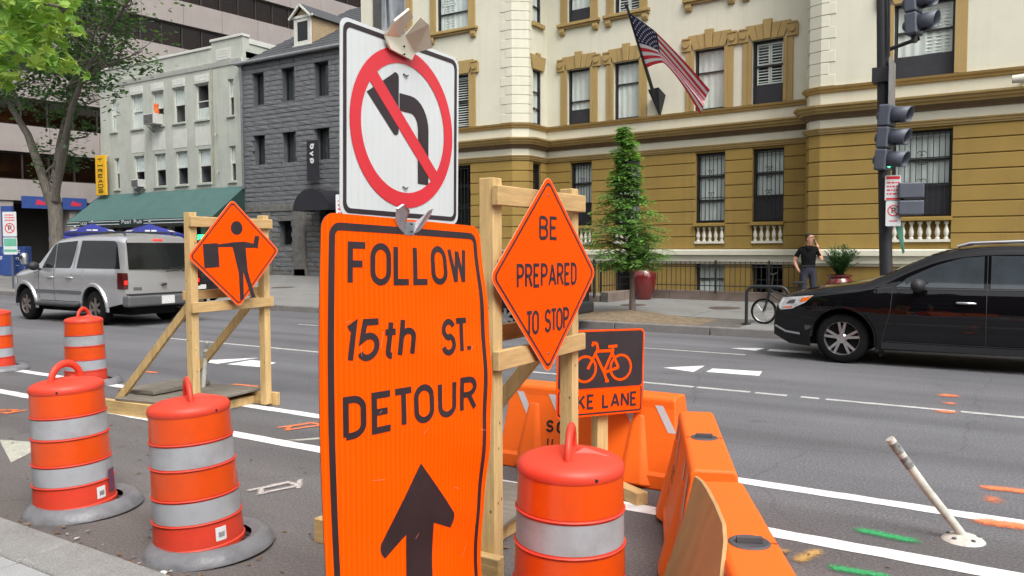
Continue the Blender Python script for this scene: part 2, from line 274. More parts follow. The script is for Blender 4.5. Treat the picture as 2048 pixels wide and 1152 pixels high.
# ================================================================ palette
M = dict(
 road=None,
 white=mat('road_paint', (.78,.78,.77), .7, var=.06, scale=8, dirt=.6, dirtcol=(.12,.115,.11), dscale=7, fine=.25, fscale=120),
 worn=mat('worn_paint', (.5,.5,.48), .75, var=.1, scale=9, dirt=1.0, dirtcol=(.1,.098,.096), dscale=9, fine=.3),
 oldpaint=mat('old_paint', (.42,.41,.34), .75, var=.1, scale=9, dirt=.6, dirtcol=(.12,.11,.1), dscale=8, fine=.3),
 sp_or=softmat('spray_orange', (.85,.2,.07)),
 sp_gr=softmat('spray_green', (.03,.3,.1)),
 sp_wh=softmat('spray_white', (.5,.44,.41)),
 sp_ye=softmat('spray_yellow', (.42,.26,.08)),
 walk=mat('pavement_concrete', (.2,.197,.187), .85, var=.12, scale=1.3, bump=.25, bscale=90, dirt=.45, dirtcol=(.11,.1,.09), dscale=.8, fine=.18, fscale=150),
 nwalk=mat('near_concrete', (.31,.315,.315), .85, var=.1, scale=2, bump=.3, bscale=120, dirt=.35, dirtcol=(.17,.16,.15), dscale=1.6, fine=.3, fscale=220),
 joint=mat('joint_dirt', (.1,.092,.082), .95, var=.3, scale=6),
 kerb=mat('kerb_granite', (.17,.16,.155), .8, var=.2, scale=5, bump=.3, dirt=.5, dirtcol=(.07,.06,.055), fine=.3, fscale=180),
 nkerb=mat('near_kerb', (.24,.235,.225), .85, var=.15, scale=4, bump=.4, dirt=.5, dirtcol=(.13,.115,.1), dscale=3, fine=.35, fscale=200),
 soil=mat('soil', (.17,.125,.08), .95, var=.4, scale=8, bump=.8, bscale=30, fine=.3, fscale=60),
 iron=mat('cast_iron', (.085,.065,.055), .75, var=.3, scale=20),
 ochre=mat('ochre_stucco', (.285,.186,.043), .85, var=.07, scale=1.0, bump=.15, bscale=80, dirt=.35, dirtcol=(.16,.105,.035), dscale=.9, streak=.35),
 tan=mat('tan_trim', (.345,.24,.09), .8, var=.07, scale=2, bump=.12, bscale=70, streak=.2, dirtcol=(.16,.1,.04)),
 cream=mat('cream_stucco', (.61,.595,.48), .85, var=.04, scale=1.2, bump=.12, bscale=90, dirt=.22, dirtcol=(.4,.385,.3), dscale=.7, streak=.22),
 brown=mat('shaded_brown_trim', (.13,.085,.045), .8, var=.1, scale=3),  # soffit brown, with the shade under the cornice put into the colour
 black=mat('black_frame', (.018,.018,.02), .45, var=.2, scale=8),
 panelblk=mat('black_panel', (.022,.022,.028), .5, var=.2, scale=4),
 blind=mat('white_blind', (.72,.74,.7), .8, var=.06, scale=3),
 curtain=mat('grey_curtain', (.62,.66,.64), .9, var=.12, scale=2),
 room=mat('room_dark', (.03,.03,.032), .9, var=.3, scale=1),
 balus=mat('balustrade_white', (.62,.6,.52), .8, var=.06, scale=5, dirt=.3, dirtcol=(.3,.26,.17), dscale=5),
 stone=mat('base_granite', (.19,.145,.12), .75, var=.3, scale=3, bump=.3, dirt=.4, dirtcol=(.11,.1,.1), dscale=3),
 grey=mat('grey_render', (.4,.42,.37), .85, var=.08, scale=1.2, bump=.2, bscale=60, dirt=.35, dirtcol=(.2,.2,.16), dscale=1.0, streak=.35),
 greylt=mat('grey_panel', (.52,.53,.49), .85, var=.08, scale=2, bump=.15, dirt=.25, dirtcol=(.3,.3,.25), streak=.2),
 sash=mat('white_sash', (.55,.55,.5), .6, var=.08, scale=5),
 dstone=mat('dark_split_stone', (.135,.14,.148), .85, var=.22, scale=5, bump=.6, bscale=16, fine=.15, fscale=40),
 dstone2=mat('pale_split_stone', (.13,.125,.115), .85, var=.3, scale=4, bump=.9, bscale=16, fine=.15, fscale=40),
 dmortar=mat('dark_mortar', (.09,.094,.1), .9, var=.2),
 groove=mat('groove_shadow', (.42,.06,.004), .6), slate=mat('slate_roof', (.05,.053,.058), .8, var=.3, scale=6, bump=.5, bscale=25),
 siding=mat('tan_siding', (.36,.27,.16), .75, var=.1, scale=3),
 conc=mat('office_concrete', (.27,.238,.222), .85, var=.08, scale=.7, bump=.12, dirt=.25, dirtcol=(.2,.17,.16), dscale=.4, streak=.2),
 mull=mat('bronze_mullion', (.02,.017,.015), .5, var=.2),
 offroom=mat('office_ceiling', (.3,.2,.14), .9, var=.5, scale=.35),
 awn=mat('green_awning', (.055,.12,.112), .75, var=.1, scale=2, bump=.1, dirt=.2, dirtcol=(.09,.15,.13), dscale=.8),
 awnd=mat('dark_green_awning', (.012,.04,.033), .75, var=.1, scale=2),
 wood=mat('pine_lumber', (.6,.41,.18), .75, var=.22, scale=3.0, bump=.25, bscale=25, stretch=(12,12,1.2), dirt=.3, dirtcol=(.3,.17,.06), dscale=4),
 woodend=mat('pine_lumber_along', (.57,.385,.165), .75, var=.22, scale=3.0, bump=.25, bscale=25, stretch=(1.2,12,12), dirt=.3, dirtcol=(.3,.17,.06), dscale=4),
 ply=mat('weathered_plywood', (.2,.175,.14), .85, var=.25, scale=2.5, bump=.3, stretch=(1.5,9,9), dirt=.4, dirtcol=(.11,.095,.08), dscale=3),
 plyn=mat('plywood_sheet', (.43,.275,.115), .75, var=.12, scale=2.0, bump=.1, stretch=(5,5,1.0)),
 knot=mat('knot', (.2,.1,.035), .8),
 orange=mat('sign_orange', (1.0,.088,.0), .55, var=.02, scale=7, spec=.04, dirt=.12, dirtcol=(.8,.1,.02), dscale=4, lines=14),
 orange2=mat('sign_orange_small', (.97,.078,.001), .55, var=.03, scale=6, spec=.05, dirt=.07, dirtcol=(.7,.08,.02), dscale=3),
 signblk=mat('sign_black', (.022,.013,.016), .5, var=.2, scale=8, dirt=.2, dirtcol=(.06,.035,.03), dscale=8),
 signwhite=mat('sign_white', (.58,.61,.61), .38, var=.03, scale=5, coat=.2),
 signred=mat('sign_red', (.6,.018,.03), .4, var=.05, scale=5, coat=.2),
 signback=mat('sign_aluminium', (.42,.42,.43), .45, metal=.9, var=.1, scale=5),
 galv=mat('galvanised_steel', (.5,.52,.55), .35, metal=.9, var=.25, scale=14),
 zinc=mat('yellow_zinc', (.78,.72,.58), .35, metal=.55, var=.2, scale=4),
 drumo=mat('drum_sheeting_orange', (.72,.07,.002), .35, var=.05, scale=3, coat=.25, dirt=.4, dirtcol=(.42,.055,.012), dscale=5),
 drump=mat('drum_plastic', (.68,.05,.022), .5, var=.08, scale=4, dirt=.5, dirtcol=(.36,.055,.03), dscale=5, bump=.06, bscale=40),
 drumw=mat('drum_sheeting_white', (.37,.385,.41), .4, var=.04, scale=3, coat=.2, dirt=.65, dirtcol=(.2,.19,.18), dscale=5),
 rubber=mat('drum_base_rubber', (.16,.16,.17), .42, var=.25, scale=7, bump=.3, bscale=25, dirt=.5, dirtcol=(.2,.19,.19), dscale=5),
 barr=mat('barrier_plastic', (.9,.14,.006), .5, var=.06, scale=2, bump=.05, dirt=.4, dirtcol=(.58,.105,.015), dscale=4, streak=.15),
 refl=mat('reflective_tape', (.5,.5,.52), .45, var=.08, scale=8),
 capd=mat('cap_grey', (.075,.07,.075), .55, var=.2),
 tyre=mat('tyre_rubber', (.009,.009,.01), .9, spec=.15, var=.2, scale=10),
 alloy=mat('alloy_rim', (.5,.5,.5), .32, metal=.85, var=.15, scale=9),
 alloyd=mat('dull_rim', (.2,.17,.155), .5, metal=.6, var=.3, scale=9),
 chrome=mat('chrome', (.72,.73,.75), .15, metal=1.0, var=.1),
 trim=mat('black_trim', (.02,.02,.021), .6, var=.15),
 room2=mat('room_grey', (.13,.13,.14), .9), under=mat('underbody', (.008,.008,.008), .9),
 plate=mat('number_plate', (.6,.6,.58), .5, var=.2, scale=25),
 lamp_r=mat('red_lens', (.06,.006,.006), .2, coat=.5), lamp_o=mat('amber_lens', (.75,.16,.02), .2, coat=.5), lamp_c=mat('clear_lens', (.62,.63,.65), .12, metal=.2, coat=.8, var=.45, scale=9),
 silver=mat('silver_paint', (.6,.6,.62), .27, metal=.7, var=.03, scale=2, coat=.7, dirt=.12, dirtcol=(.25,.23,.22), dscale=1.5),
 silverd=mat('silver_paint_lower', (.1,.1,.105), .5, metal=.1, var=.04, scale=2, coat=.5, dirt=.2, dirtcol=(.2,.18,.17), dscale=1.5),
 blackp=mat('black_paint', (.003,.003,.004), .2, spec=.0, var=.1, coat=1.0), darkp=mat('charcoal_paint', (.013,.013,.017), .25, var=.1, coat=1.0),
 carglass=mat('car_glass', (.008,.01,.011), .06, var=.2, spec=.35, coat=.1), carglass2=mat('car_glass_tint', (.04,.05,.058), .08, var=.2, coat=.5), wsglass=mat('windscreen_glass', (.03,.05,.035), .06, var=.5, scale=3, coat=.6),
 skin=mat('skin', (.5,.26,.17), .6, var=.06), shirt=mat('black_shirt', (.005,.005,.006), .9, spec=.15, var=.2, scale=12), trous=mat('slate_trousers', (.035,.037,.05), .9, spec=.2, var=.15, scale=12), shoe=mat('black_shoe', (.012,.011,.01), .5), hair=mat('black_hair', (.01,.008,.007), .6),
 pot=mat('oxblood_glaze', (.13,.012,.012), .16, var=.15, scale=5, coat=.8),
 bark=mat('bark', (.13,.115,.095), .95, var=.4, scale=6, bump=.9, bscale=16, stretch=(3,3,.7)), bark2=mat('young_bark', (.15,.115,.1), .9, var=.25, scale=12, bump=.3),
 leaf1=leafmat('leaf_dark', (.05,.115,.042), .45, .7), leaf2=leafmat('leaf_mid', (.08,.17,.045), .35, .9), leaf3=leafmat('needle_green', (.16,.33,.075), .4, 2.5), leaf6=leafmat('needle_light', (.24,.43,.11), .35, 2.5), leaf4=leafmat('maple_leaf', (.2,.38,.06), .25, 3),
 leaf5=leafmat('maple_leaf_light', (.34,.5,.1), .2, 3), frond=mat('frond_green', (.035,.11,.045), .6, var=.35, scale=4),
 blue=mat('umbrella_blue', (.035,.045,.3), .8, var=.12, scale=2), bluebox=mat('blue_paint', (.025,.06,.22), .5, var=.1), lwhite=mat('lettering_white', (.7,.7,.7), .7), red=mat('emblem_red', (.5,.02,.05), .6),
 yellow=mat('yellow_sign', (.72,.4,.012), .6, var=.05), yelpost=mat('yellow_post', (.6,.38,.02), .6, var=.1),
 flagr=mat('flag_red', (.7,.025,.05), .85, var=.06), flagw=mat('flag_white', (.85,.85,.88), .85, var=.04), flagb=mat('flag_blue', (.015,.02,.1), .85, var=.08),
 signal=mat('signal_housing', (.08,.09,.115), .5, var=.12, scale=6), polem=mat('black_pole', (.022,.022,.026), .5, var=.2, scale=6),
 rackm=mat('rack_black', (.018,.02,.024), .4, var=.2), post=mat('delineator_white', (.55,.54,.48), .7, var=.1, scale=7, dirt=.8, dirtcol=(.2,.19,.17), dscale=9),
 green_sign=mat('green_sticker', (.12,.36,.25), .6, var=.15), acm=mat('air_conditioner', (.45,.45,.42), .6, var=.08), acg=mat('grille_dark', (.09,.09,.09), .7), bagm=mat('orange_cloth', (.75,.14,.03), .8),
 gutter=mat('gutter_grey', (.2,.21,.22), .5, var=.1), paper=mat('litter_white', (.6,.59,.55), .85, var=.1), twig=mat('leaf_litter', (.17,.1,.055), .9, var=.5, scale=9), gravelm=mat('grit', (.3,.28,.26), .9, var=.5, scale=30),
 lensoff=mat('lens_dark', (.015,.015,.015), .3), lensg=emis('lens_green_lit', (.1,.95,.55), .9), brake=emis('brake_lit', (1,.015,.01), 1.8, (.3,.01,.01)), neonr=emis('neon_red', (1,.03,.05), 2.2), neong=emis('neon_green', (.05,1,.25), 2.2),
)
GL = glassmat('window_glass', (.9,.93,.92), .04); GLD = glassmat('office_glass', (.5,.42,.36), .03); GLX = glassmat('shop_glass', (.5,.5,.5), .06)
def road_mat():
    m = mat('asphalt', (.112,.112,.119), .88, var=.14, scale=.5, bump=.25, bscale=220, dirt=.25, dirtcol=(.14,.13,.125), dscale=.35, fine=.3, fscale=55)
    n = m.node_tree; nd, lk = n.nodes, n.links; b = nd['Principled BSDF']; src = b.inputs['Base Color'].links[0].from_socket
    tc = nd.new('ShaderNodeTexCoord'); sx = nd.new('ShaderNodeSeparateXYZ'); lk.new(tc.outputs['Object'], sx.inputs[0])
    nz = nd.new('ShaderNodeTexNoise'); nz.inputs['Scale'].default_value = 1.1; nz.inputs['Detail'].default_value = 8; lk.new(tc.outputs['Object'], nz.inputs['Vector'])
    ma = nd.new('ShaderNodeMath'); ma.operation = 'MULTIPLY_ADD'; ma.inputs[1].default_value = 2.2; lk.new(nz.outputs['Fac'], ma.inputs[0]); lk.new(sx.outputs[1], ma.inputs[2])
    r = nd.new('ShaderNodeMapRange'); r.inputs[1].default_value = 6.9; r.inputs[2].default_value = 3.4; r.inputs[4].default_value = .72; lk.new(ma.outputs[0], r.inputs[0])
    mx = nd.new('ShaderNodeMix'); mx.data_type = 'RGBA'; lk.new(r.outputs[0], mx.inputs['Factor']); lk.new(src, mx.inputs['A']); mx.inputs['B'].default_value = (.14,.115,.098,1)
    f = nd.new('ShaderNodeMix'); f.data_type = 'RGBA'; f.blend_type = 'MULTIPLY'; f.inputs['Factor'].default_value = .55
    n3 = nd.new('ShaderNodeTexNoise'); n3.inputs['Scale'].default_value = 70; n3.inputs['Detail'].default_value = 3; lk.new(tc.outputs['Object'], n3.inputs['Vector'])
    c3 = nd.new('ShaderNodeValToRGB'); c3.color_ramp.elements[0].position = .35; c3.color_ramp.elements[0].color = (.6,.6,.6,1); c3.color_ramp.elements[1].position = .68; c3.color_ramp.elements[1].color = (1.5,1.48,1.47,1); lk.new(n3.outputs['Fac'], c3.inputs[0])
    lk.new(mx.outputs['Result'], f.inputs['A']); lk.new(c3.outputs[0], f.inputs['B'])
    mp = nd.new('ShaderNodeMapping'); mp.inputs['Scale'].default_value = (.07, 1.15, 1); lk.new(tc.outputs['Object'], mp.inputs[0]); tn = nd.new('ShaderNodeTexNoise'); tn.inputs['Scale'].default_value = 1.0; tn.inputs['Detail'].default_value = 5; tn.inputs['Distortion'].default_value = .4; lk.new(mp.outputs[0], tn.inputs['Vector'])
    tr = nd.new('ShaderNodeValToRGB'); tr.color_ramp.elements[0].position = .36; tr.color_ramp.elements[0].color = (.78,.77,.77,1); tr.color_ramp.elements[1].position = .64; tr.color_ramp.elements[1].color = (1.16,1.16,1.17,1); lk.new(tn.outputs['Fac'], tr.inputs[0])
    f2 = nd.new('ShaderNodeMix'); f2.data_type = 'RGBA'; f2.blend_type = 'MULTIPLY'; f2.inputs['Factor'].default_value = 1; lk.new(f.outputs['Result'], f2.inputs['A']); lk.new(tr.outputs[0], f2.inputs['B'])
    on = nd.new('ShaderNodeTexNoise'); on.inputs['Scale'].default_value = 1.7; on.inputs['Detail'].default_value = 4; lk.new(tc.outputs['Object'], on.inputs['Vector']); om = nd.new('ShaderNodeMapRange'); om.inputs[1].default_value = .66; om.inputs[2].default_value = .74; om.inputs[4].default_value = .45; lk.new(on.outputs['Fac'], om.inputs[0])
    f = nd.new('ShaderNodeMix'); f.data_type = 'RGBA'; lk.new(om.outputs[0], f.inputs['Factor']); lk.new(f2.outputs['Result'], f.inputs['A']); f.inputs['B'].default_value = (.045,.043,.043,1)
    # cracks
    vz = nd.new('ShaderNodeTexVoronoi'); vz.feature = 'DISTANCE_TO_EDGE'; vz.inputs['Scale'].default_value = .33
    dz = nd.new('ShaderNodeTexNoise'); dz.inputs['Scale'].default_value = 1.5; dz.inputs['Detail'].default_value = 6; lk.new(tc.outputs['Object'], dz.inputs['Vector'])
    dm = nd.new('ShaderNodeMix'); dm.data_type = 'VECTOR'; dm.inputs['Factor'].default_value = .32
    lk.new(tc.outputs['Object'], dm.inputs['A']); lk.new(dz.outputs['Color'], dm.inputs['B']); lk.new(dm.outputs['Result'], vz.inputs['Vector'])
    cr = nd.new('ShaderNodeMapRange'); cr.inputs[1].default_value = .0; cr.inputs[2].default_value = .0035; cr.inputs[3].default_value = .3; cr.inputs[4].default_value = 0; lk.new(vz.outputs['Distance'], cr.inputs[0])
    mc = nd.new('ShaderNodeMix'); mc.data_type = 'RGBA'; lk.new(cr.outputs[0], mc.inputs['Factor']); lk.new(f.outputs['Result'], mc.inputs['A']); mc.inputs['B'].default_value = (.03,.029,.028,1)
    lk.new(mc.outputs['Result'], b.inputs['Base Color']); return m
M['road'] = road_mat()
# ================================================================ ground, road, pavements
struct('ground', MB().quad((-300,-200,-.06), (300,-200,-.06), (300,400,-.06), (-300,400,-.06)), M['road'])
struct('road', MB().grid(lambda x, y: (x, y, 0), [-160+5*i for i in range(53)], [-40, 2.3, 3.5, 4.78, 7.5, 10, 12.5, 15.02]), M['road'])
def zwalk(y): return .15+.025*(y-15.1)
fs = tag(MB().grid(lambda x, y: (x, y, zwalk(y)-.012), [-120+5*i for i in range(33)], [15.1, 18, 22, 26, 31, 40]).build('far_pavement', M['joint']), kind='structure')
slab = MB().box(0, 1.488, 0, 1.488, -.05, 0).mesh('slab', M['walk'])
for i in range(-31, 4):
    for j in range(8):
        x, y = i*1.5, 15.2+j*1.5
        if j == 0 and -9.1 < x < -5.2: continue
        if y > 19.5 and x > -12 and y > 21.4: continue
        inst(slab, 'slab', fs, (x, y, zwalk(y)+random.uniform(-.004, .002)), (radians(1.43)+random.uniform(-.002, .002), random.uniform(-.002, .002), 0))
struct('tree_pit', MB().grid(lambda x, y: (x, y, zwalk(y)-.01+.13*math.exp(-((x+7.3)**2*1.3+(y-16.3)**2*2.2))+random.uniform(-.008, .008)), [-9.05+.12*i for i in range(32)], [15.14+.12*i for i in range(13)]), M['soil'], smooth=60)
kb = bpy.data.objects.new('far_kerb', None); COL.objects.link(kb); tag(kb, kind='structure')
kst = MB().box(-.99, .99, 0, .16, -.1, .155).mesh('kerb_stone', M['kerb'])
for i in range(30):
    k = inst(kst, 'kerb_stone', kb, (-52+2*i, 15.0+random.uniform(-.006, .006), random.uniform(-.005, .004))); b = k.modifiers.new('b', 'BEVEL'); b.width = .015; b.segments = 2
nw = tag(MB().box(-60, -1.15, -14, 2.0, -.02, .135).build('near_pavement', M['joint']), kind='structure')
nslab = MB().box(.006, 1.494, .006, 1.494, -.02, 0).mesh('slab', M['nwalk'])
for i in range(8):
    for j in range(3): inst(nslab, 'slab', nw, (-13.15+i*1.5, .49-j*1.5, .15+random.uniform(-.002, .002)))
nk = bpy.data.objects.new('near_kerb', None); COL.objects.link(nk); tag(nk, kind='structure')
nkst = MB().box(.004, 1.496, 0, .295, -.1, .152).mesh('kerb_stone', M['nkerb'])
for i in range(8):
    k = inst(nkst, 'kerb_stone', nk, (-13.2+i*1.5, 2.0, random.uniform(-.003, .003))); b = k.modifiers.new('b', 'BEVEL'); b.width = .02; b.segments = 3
# ---------------------------------------------------------------- painted markings
Z1, Z2 = .004, .008
def up(u, v, l=0): return (u, v, Z1+l)
def jag(x0, x1, yc, w, step=.15, j=.006):
    n = int((x1-x0)/step); t = [(x0+(x1-x0)*i/n, yc+w/2+random.uniform(-j, j)) for i in range(n+1)]; b = [(x0+(x1-x0)*i/n, yc-w/2+random.uniform(-j, j)) for i in range(n+1)]
    mb = MB(); mb.add([(x, y, Z1) for x, y in t]+[(x, y, Z1) for x, y in b], [(i, i+1, n+2+i, n+1+i) for i in range(n)]); return mb
struct('edge_line', jag(-40, 6, 5.745, .14), M['white']); struct('edge_line', jag(-40, 6, 4.785, .15), M['white'])
for a, b in ((-13.6, -8.95), (-8.88, -6.2), (-5.6, -3.3), (-3.26, -2.62), (-2.56, -2.2), (-2.05, -1.85), (-1.78, -.52), (-.47, 4)):
    struct('lane_line', jag(a, b, 9.34, .085, .1, .008), M['worn'])
for a, b in ((-13.6, -12.0), (-6.6, -3.6)): struct('lane_line', jag(a, b, 12.55, .07, .1, .008), M['worn'])
for tri, bar_ in (([(-4.2, 10.62), (-3.76, 11.1), (-3.7, 10.46)], [(-3.58, 10.9), (-2.92, 10.98), (-2.85, 10.58), (-3.56, 10.56)]),
                 ([(-4.06, 13.26), (-3.56, 13.56), (-3.6, 13.13)], [(-3.46, 13.47), (-2.8, 13.47), (-2.75, 13.2), (-3.44, 13.2)]),
                 ([(-10.55, 7.62), (-9.95, 8.38), (-9.96, 7.62)], [(-9.84, 8.14), (-9.3, 8.14), (-9.1, 7.72), (-9.8, 7.66)])):
    mb = MB(); mb.add([(x, y, Z1) for x, y in tri], [(0, 1, 2)]); mb.add([(x, y, Z1) for x, y in bar_], [(0, 1, 2, 3)]); struct('arrow_marking', mb, M['white'])
mb = MB(); mb.add([(-7.66, 3.54, Z1), (-7.29, 3.66, Z1), (-6.6, 3.5, Z1), (-6.6, 3.3, Z1), (-6.95, 3.46, Z1), (-6.75, 3.2, Z1)], [(0, 1, 2, 3, 4, 5)]); struct('arrow_marking', mb, M['oldpaint'])
struct('faded_marking', MB().quad((-5.45, 4.87, Z1), (-5.34, 4.92, Z1), (-4.9, 5.42, Z1), (-5.02, 5.42, Z1)), M['oldpaint'])
def spray(m, pl, t, name='spray_mark', z=Z2):
    q = [Vector((x+random.uniform(-.006, .006), y+random.uniform(-.006, .006))) for x, y in subdiv(pl, .03)]; n = len(q); t *= 1.9; vs, so_ = [], []
    for i, p in enumerate(q):
        d = (q[min(i+1, n-1)]-q[max(i-1, 0)]).normalized(); nn = Vector((-d.y, d.x))*t/2
        for k in (-1, -.66, -.33, 0, .33, .66, 1): pp = p+nn*k; vs.append((pp.x, pp.y, z+i*2e-6)); so_.append((1-abs(k))*min(1, .12+1.3*min(i, n-1-i)*.03/t*1.6))
    mb = MB(); mb.add(vs, [(i*7+j, i*7+j+1, i*7+j+8, i*7+j+7) for i in range(n-1) for j in range(6)]); o = struct(name, mb, M[m], recalc=False)
    o.data.attributes.new('soft', 'FLOAT', 'POINT').data.foreach_set('value', so_)
spray('sp_or', [(-.78, 10.2), (-.5, 10.33)], .16); spray('sp_or', [(-.68, 9.72), (-.49, 9.79)], .13); spray('sp_or', [(-.73, 9.24), (-.46, 9.26)], .13)
spray('sp_or', [(-.22, 6.46), (.2, 6.52)], .1); spray('sp_or', [(-.2, 6.16), (-.02, 6.19)], .17); spray('sp_or', [(-.23, 5.65), (.2, 5.68)], .12)
spray('sp_gr', [(-.82, 5.1), (-.42, 5.06)], .085); spray('sp_gr', [(-.84, 4.42), (-.5, 4.44)], .075)
spray('sp_ye', [(-.98, 4.38), (-.9, 4.66)], .07); spray('sp_ye', [(-1.14, 4.52), (-1.02, 4.52)], .06)
def glyph(m, x, y, s, a, t):
    R = lambda u, v: (x+s*(u*cos(a)-v*sin(a)), y+s*(u*sin(a)+v*cos(a)))
    spray(m, [R(*p) for p in ((-.5, .1), (.45, .3))], t); spray(m, [R(*p) for p in ((-.4, -.25), (.5, -.05), (.35, .25), (-.2, .12), (-.3, -.25))], t); spray(m, [R(*p) for p in ((.4, -.3), (.65, .35))], t)
glyph('sp_or', -5.75, 5.3, .42, 1.0, .045); glyph('sp_wh', -4.42, 3.82, .36, 1.1, .04); glyph('sp_or', -9.0, 4.15, .4, .4, .05)
spray('sp_or', [(-8.3, 6.55), (-7.9, 6.6), (-7.7, 6.4)], .07); spray('sp_or', [(-7.75, 6.0), (-7.5, 6.05)], .05); spray('sp_or', [(-10.2, 6.6), (-9.9, 6.62)], .08)
spray('sp_or', [(-3.6, 5.05), (-3.42, 5.2)], .06)
for x, y, w in ((-7.6, 7.35, .2), (-6.2, 7.25, .15)): struct('faded_marking', jag(x, x+w, y, .05, .05), M['white'])
for x, y, r in ((-5.9, 18.8, .38), (-8.2, 18.7, .33), (-22.6, 20.2, .42)):
    struct('manhole_cover', MB().lathe([(0, .012), (r*.9, .012), (r, .006), (r, -.02)], 28, (x, y, zwalk(y))), M['iron'])
# ================================================================ buildings
def frame(p, d):
    d = Vector((d[0], d[1])).normalized(); ox, oy = d.y, -d.x
    return lambda u, w, z: (p[0]+u*d.x+w*ox, p[1]+u*d.y+w*oy, z)
def wallbox(mb, F, u0, u1, z0, z1, ops, w0, w1, mi=0):
    zs = sorted({z0, z1, *[min(max(z, z0), z1) for o in ops for z in o[2:4]]})
    for za, zb in zip(zs, zs[1:]):
        zm = (za+zb)/2; cuts = sorted((max(o[0], u0), min(o[1], u1)) for o in ops if o[2] < zm < o[3] and o[1] > u0 and o[0] < u1); c = u0
        for a, b in cuts+[(u1, u1)]:
            if a-c > 1e-4: mb.box(c, a, w0, w1, za, zb, mi, F)
            c = max(c, b)
def sweep(mb, prof, path, mi=0, caps=True):
    P = [Vector(p) for p in path]; n = len(prof); vs = []
    for i, p in enumerate(P):
        d1 = (p-P[i-1]).normalized() if i else None; d2 = (P[i+1]-p).normalized() if i < len(P)-1 else None
        n1 = Vector((d1.y, -d1.x)) if d1 else None; n2 = Vector((d2.y, -d2.x)) if d2 else None
        m = (n1 or n2)+(n2 or n1); m.normalize(); k = 1/max(.3, m.dot(n1 or n2))
        vs += [(p.x+m.x*w*k, p.y+m.y*w*k, z) for w, z in prof]
    fs = [(i*n+j, i*n+(j+1) % n, (i+1)*n+(j+1) % n, (i+1)*n+j) for i in range(len(P)-1) for j in range(n)]
    if caps: fs += [tuple(range(n)), tuple(range((len(P)-1)*n, len(P)*n))[::-1]]
    mb.add(vs, fs, mi)
def frame_bars(mb, F, u0, u1, z0, z1, t, w0, w1):
    mb.box(u0, u0+t, w0, w1, z0, z1, 0, F); mb.box(u1-t, u1, w0, w1, z0, z1, 0, F)
    mb.box(u0+t, u1-t, w0, w1, z1-t, z1, 0, F); mb.box(u0+t, u1-t, w0, w1, z0, z0+t, 0, F)
def window(root, F, u0, u1, z0, z1, fm, t=.05, w=-.12, glass=None, back=None, rails=(), panel=0, blind=None, shut=None, grille=0, backw=-.3, railt=.035, sashm=None, depth=.9):
    mb = MB(); frame_bars(mb, F, u0, u1, z0, z1, t, w-.05, w+.03); fr = mb.build('window', fm, root)
    a0, a1, b0, b1 = u0+t, u1-t, z0+t, z1-t
    mb = MB()
    for q in (((a0-.04, -.06), (a0-.04, -depth)), ((a1+.04, -depth), (a1+.04, -.06)), ((a0-.04, -depth), (a1+.04, -depth))):
        (ua, wa), (ub, wb) = q; mb.quad(F(ua, w+wa, b0-.04), F(ub, w+wb, b0-.04), F(ub, w+wb, b1+.04), F(ua, w+wa, b1+.04))
    for z in (b0-.04, b1+.04): mb.quad(F(a0-.04, w-.06, z), F(a1+.04, w-.06, z), F(a1+.04, w-depth, z), F(a0-.04, w-depth, z))
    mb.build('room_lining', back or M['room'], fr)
    MB().quad(F(a0-.01, w-.015, b0-.01), F(a1+.01, w-.015, b0-.01), F(a1+.01, w-.015, b1+.01), F(a0-.01, w-.015, b1+.01)).build('pane', glass or GL, fr)
    for r in rails: MB().box(a0-.005, a1+.005, w-.04, w+.012, z0+(z1-z0)*r-railt/2, z0+(z1-z0)*r+railt/2, 0, F).build('sash_rail', sashm or fm, fr)
    if panel: MB().box(a0-.004, a1+.004, w-.035, w-.002, b0-.004, b0+(z1-z0)*panel, 0, F).build('lower_panel', M['panelblk'], fr)
    if blind:
        m_, f0, f1 = blind; n = 14
        MB().grid(lambda u, v: F(u, w-.05+.01*sin((u-u0)*34), v), [a0+.02+(a1-a0-.04)*i/40 for i in range(41)], [z0+(z1-z0)*f0, z0+(z1-z0)*f1-.03]).build('blind', m_, fr, smooth=60)
    if shut:
        for s0, s1 in shut:
            ua, ub = u0+(u1-u0)*s0, u0+(u1-u0)*s1; mb = MB(); za, zb = b0+(z1-z0)*panel+.02, b1-.03
            frame_bars(mb, F, ua, ub, za, zb, .035, w-.07, w-.03); n = int((zb-za)/.075)
            mb.box(ua, ub, w-.07, w-.03, (za+zb)/2-.02, (za+zb)/2+.02, 0, F)
            for i in range(1, n):
                z = za+(zb-za)*i/n
                mb.add([F(ua+.03, w-.035, z-.012), F(ub-.03, w-.035, z-.012), F(ub-.03, w-.07, z+.02), F(ua+.03, w-.07, z+.02)], [(0, 1, 2, 3)])
            mb.build('shutter', M['blind'], fr)
    if grille:
        mb = MB(); wg = w+.05
        for i in range(grille+1):
            u = u0+.03+(u1-u0-.06)*i/grille; mb.box(u-.008, u+.008, wg-.008, wg+.008, z0, z1, 0, F)
        for r in (.03, .36, .68, .95): mb.box(u0, u1, wg-.011, wg+.011, z0+(z1-z0)*r-.011, z0+(z1-z0)*r+.011, 0, F)
        um = (u0+u1)/2
        for r in (.36, .68):
            for sg in (1, -1):
                zc = z0+(z1-z0)*r+sg*.1
                for sx in (-1, 1): mb.tube([F(um+sx*(.045+.045*cos(a)), wg+.014, zc+sg*.05*sin(a)) for a in [k*pi/5 for k in range(8)]], .008, 4)
        mb.build('grille', M['black'], fr)
    return fr
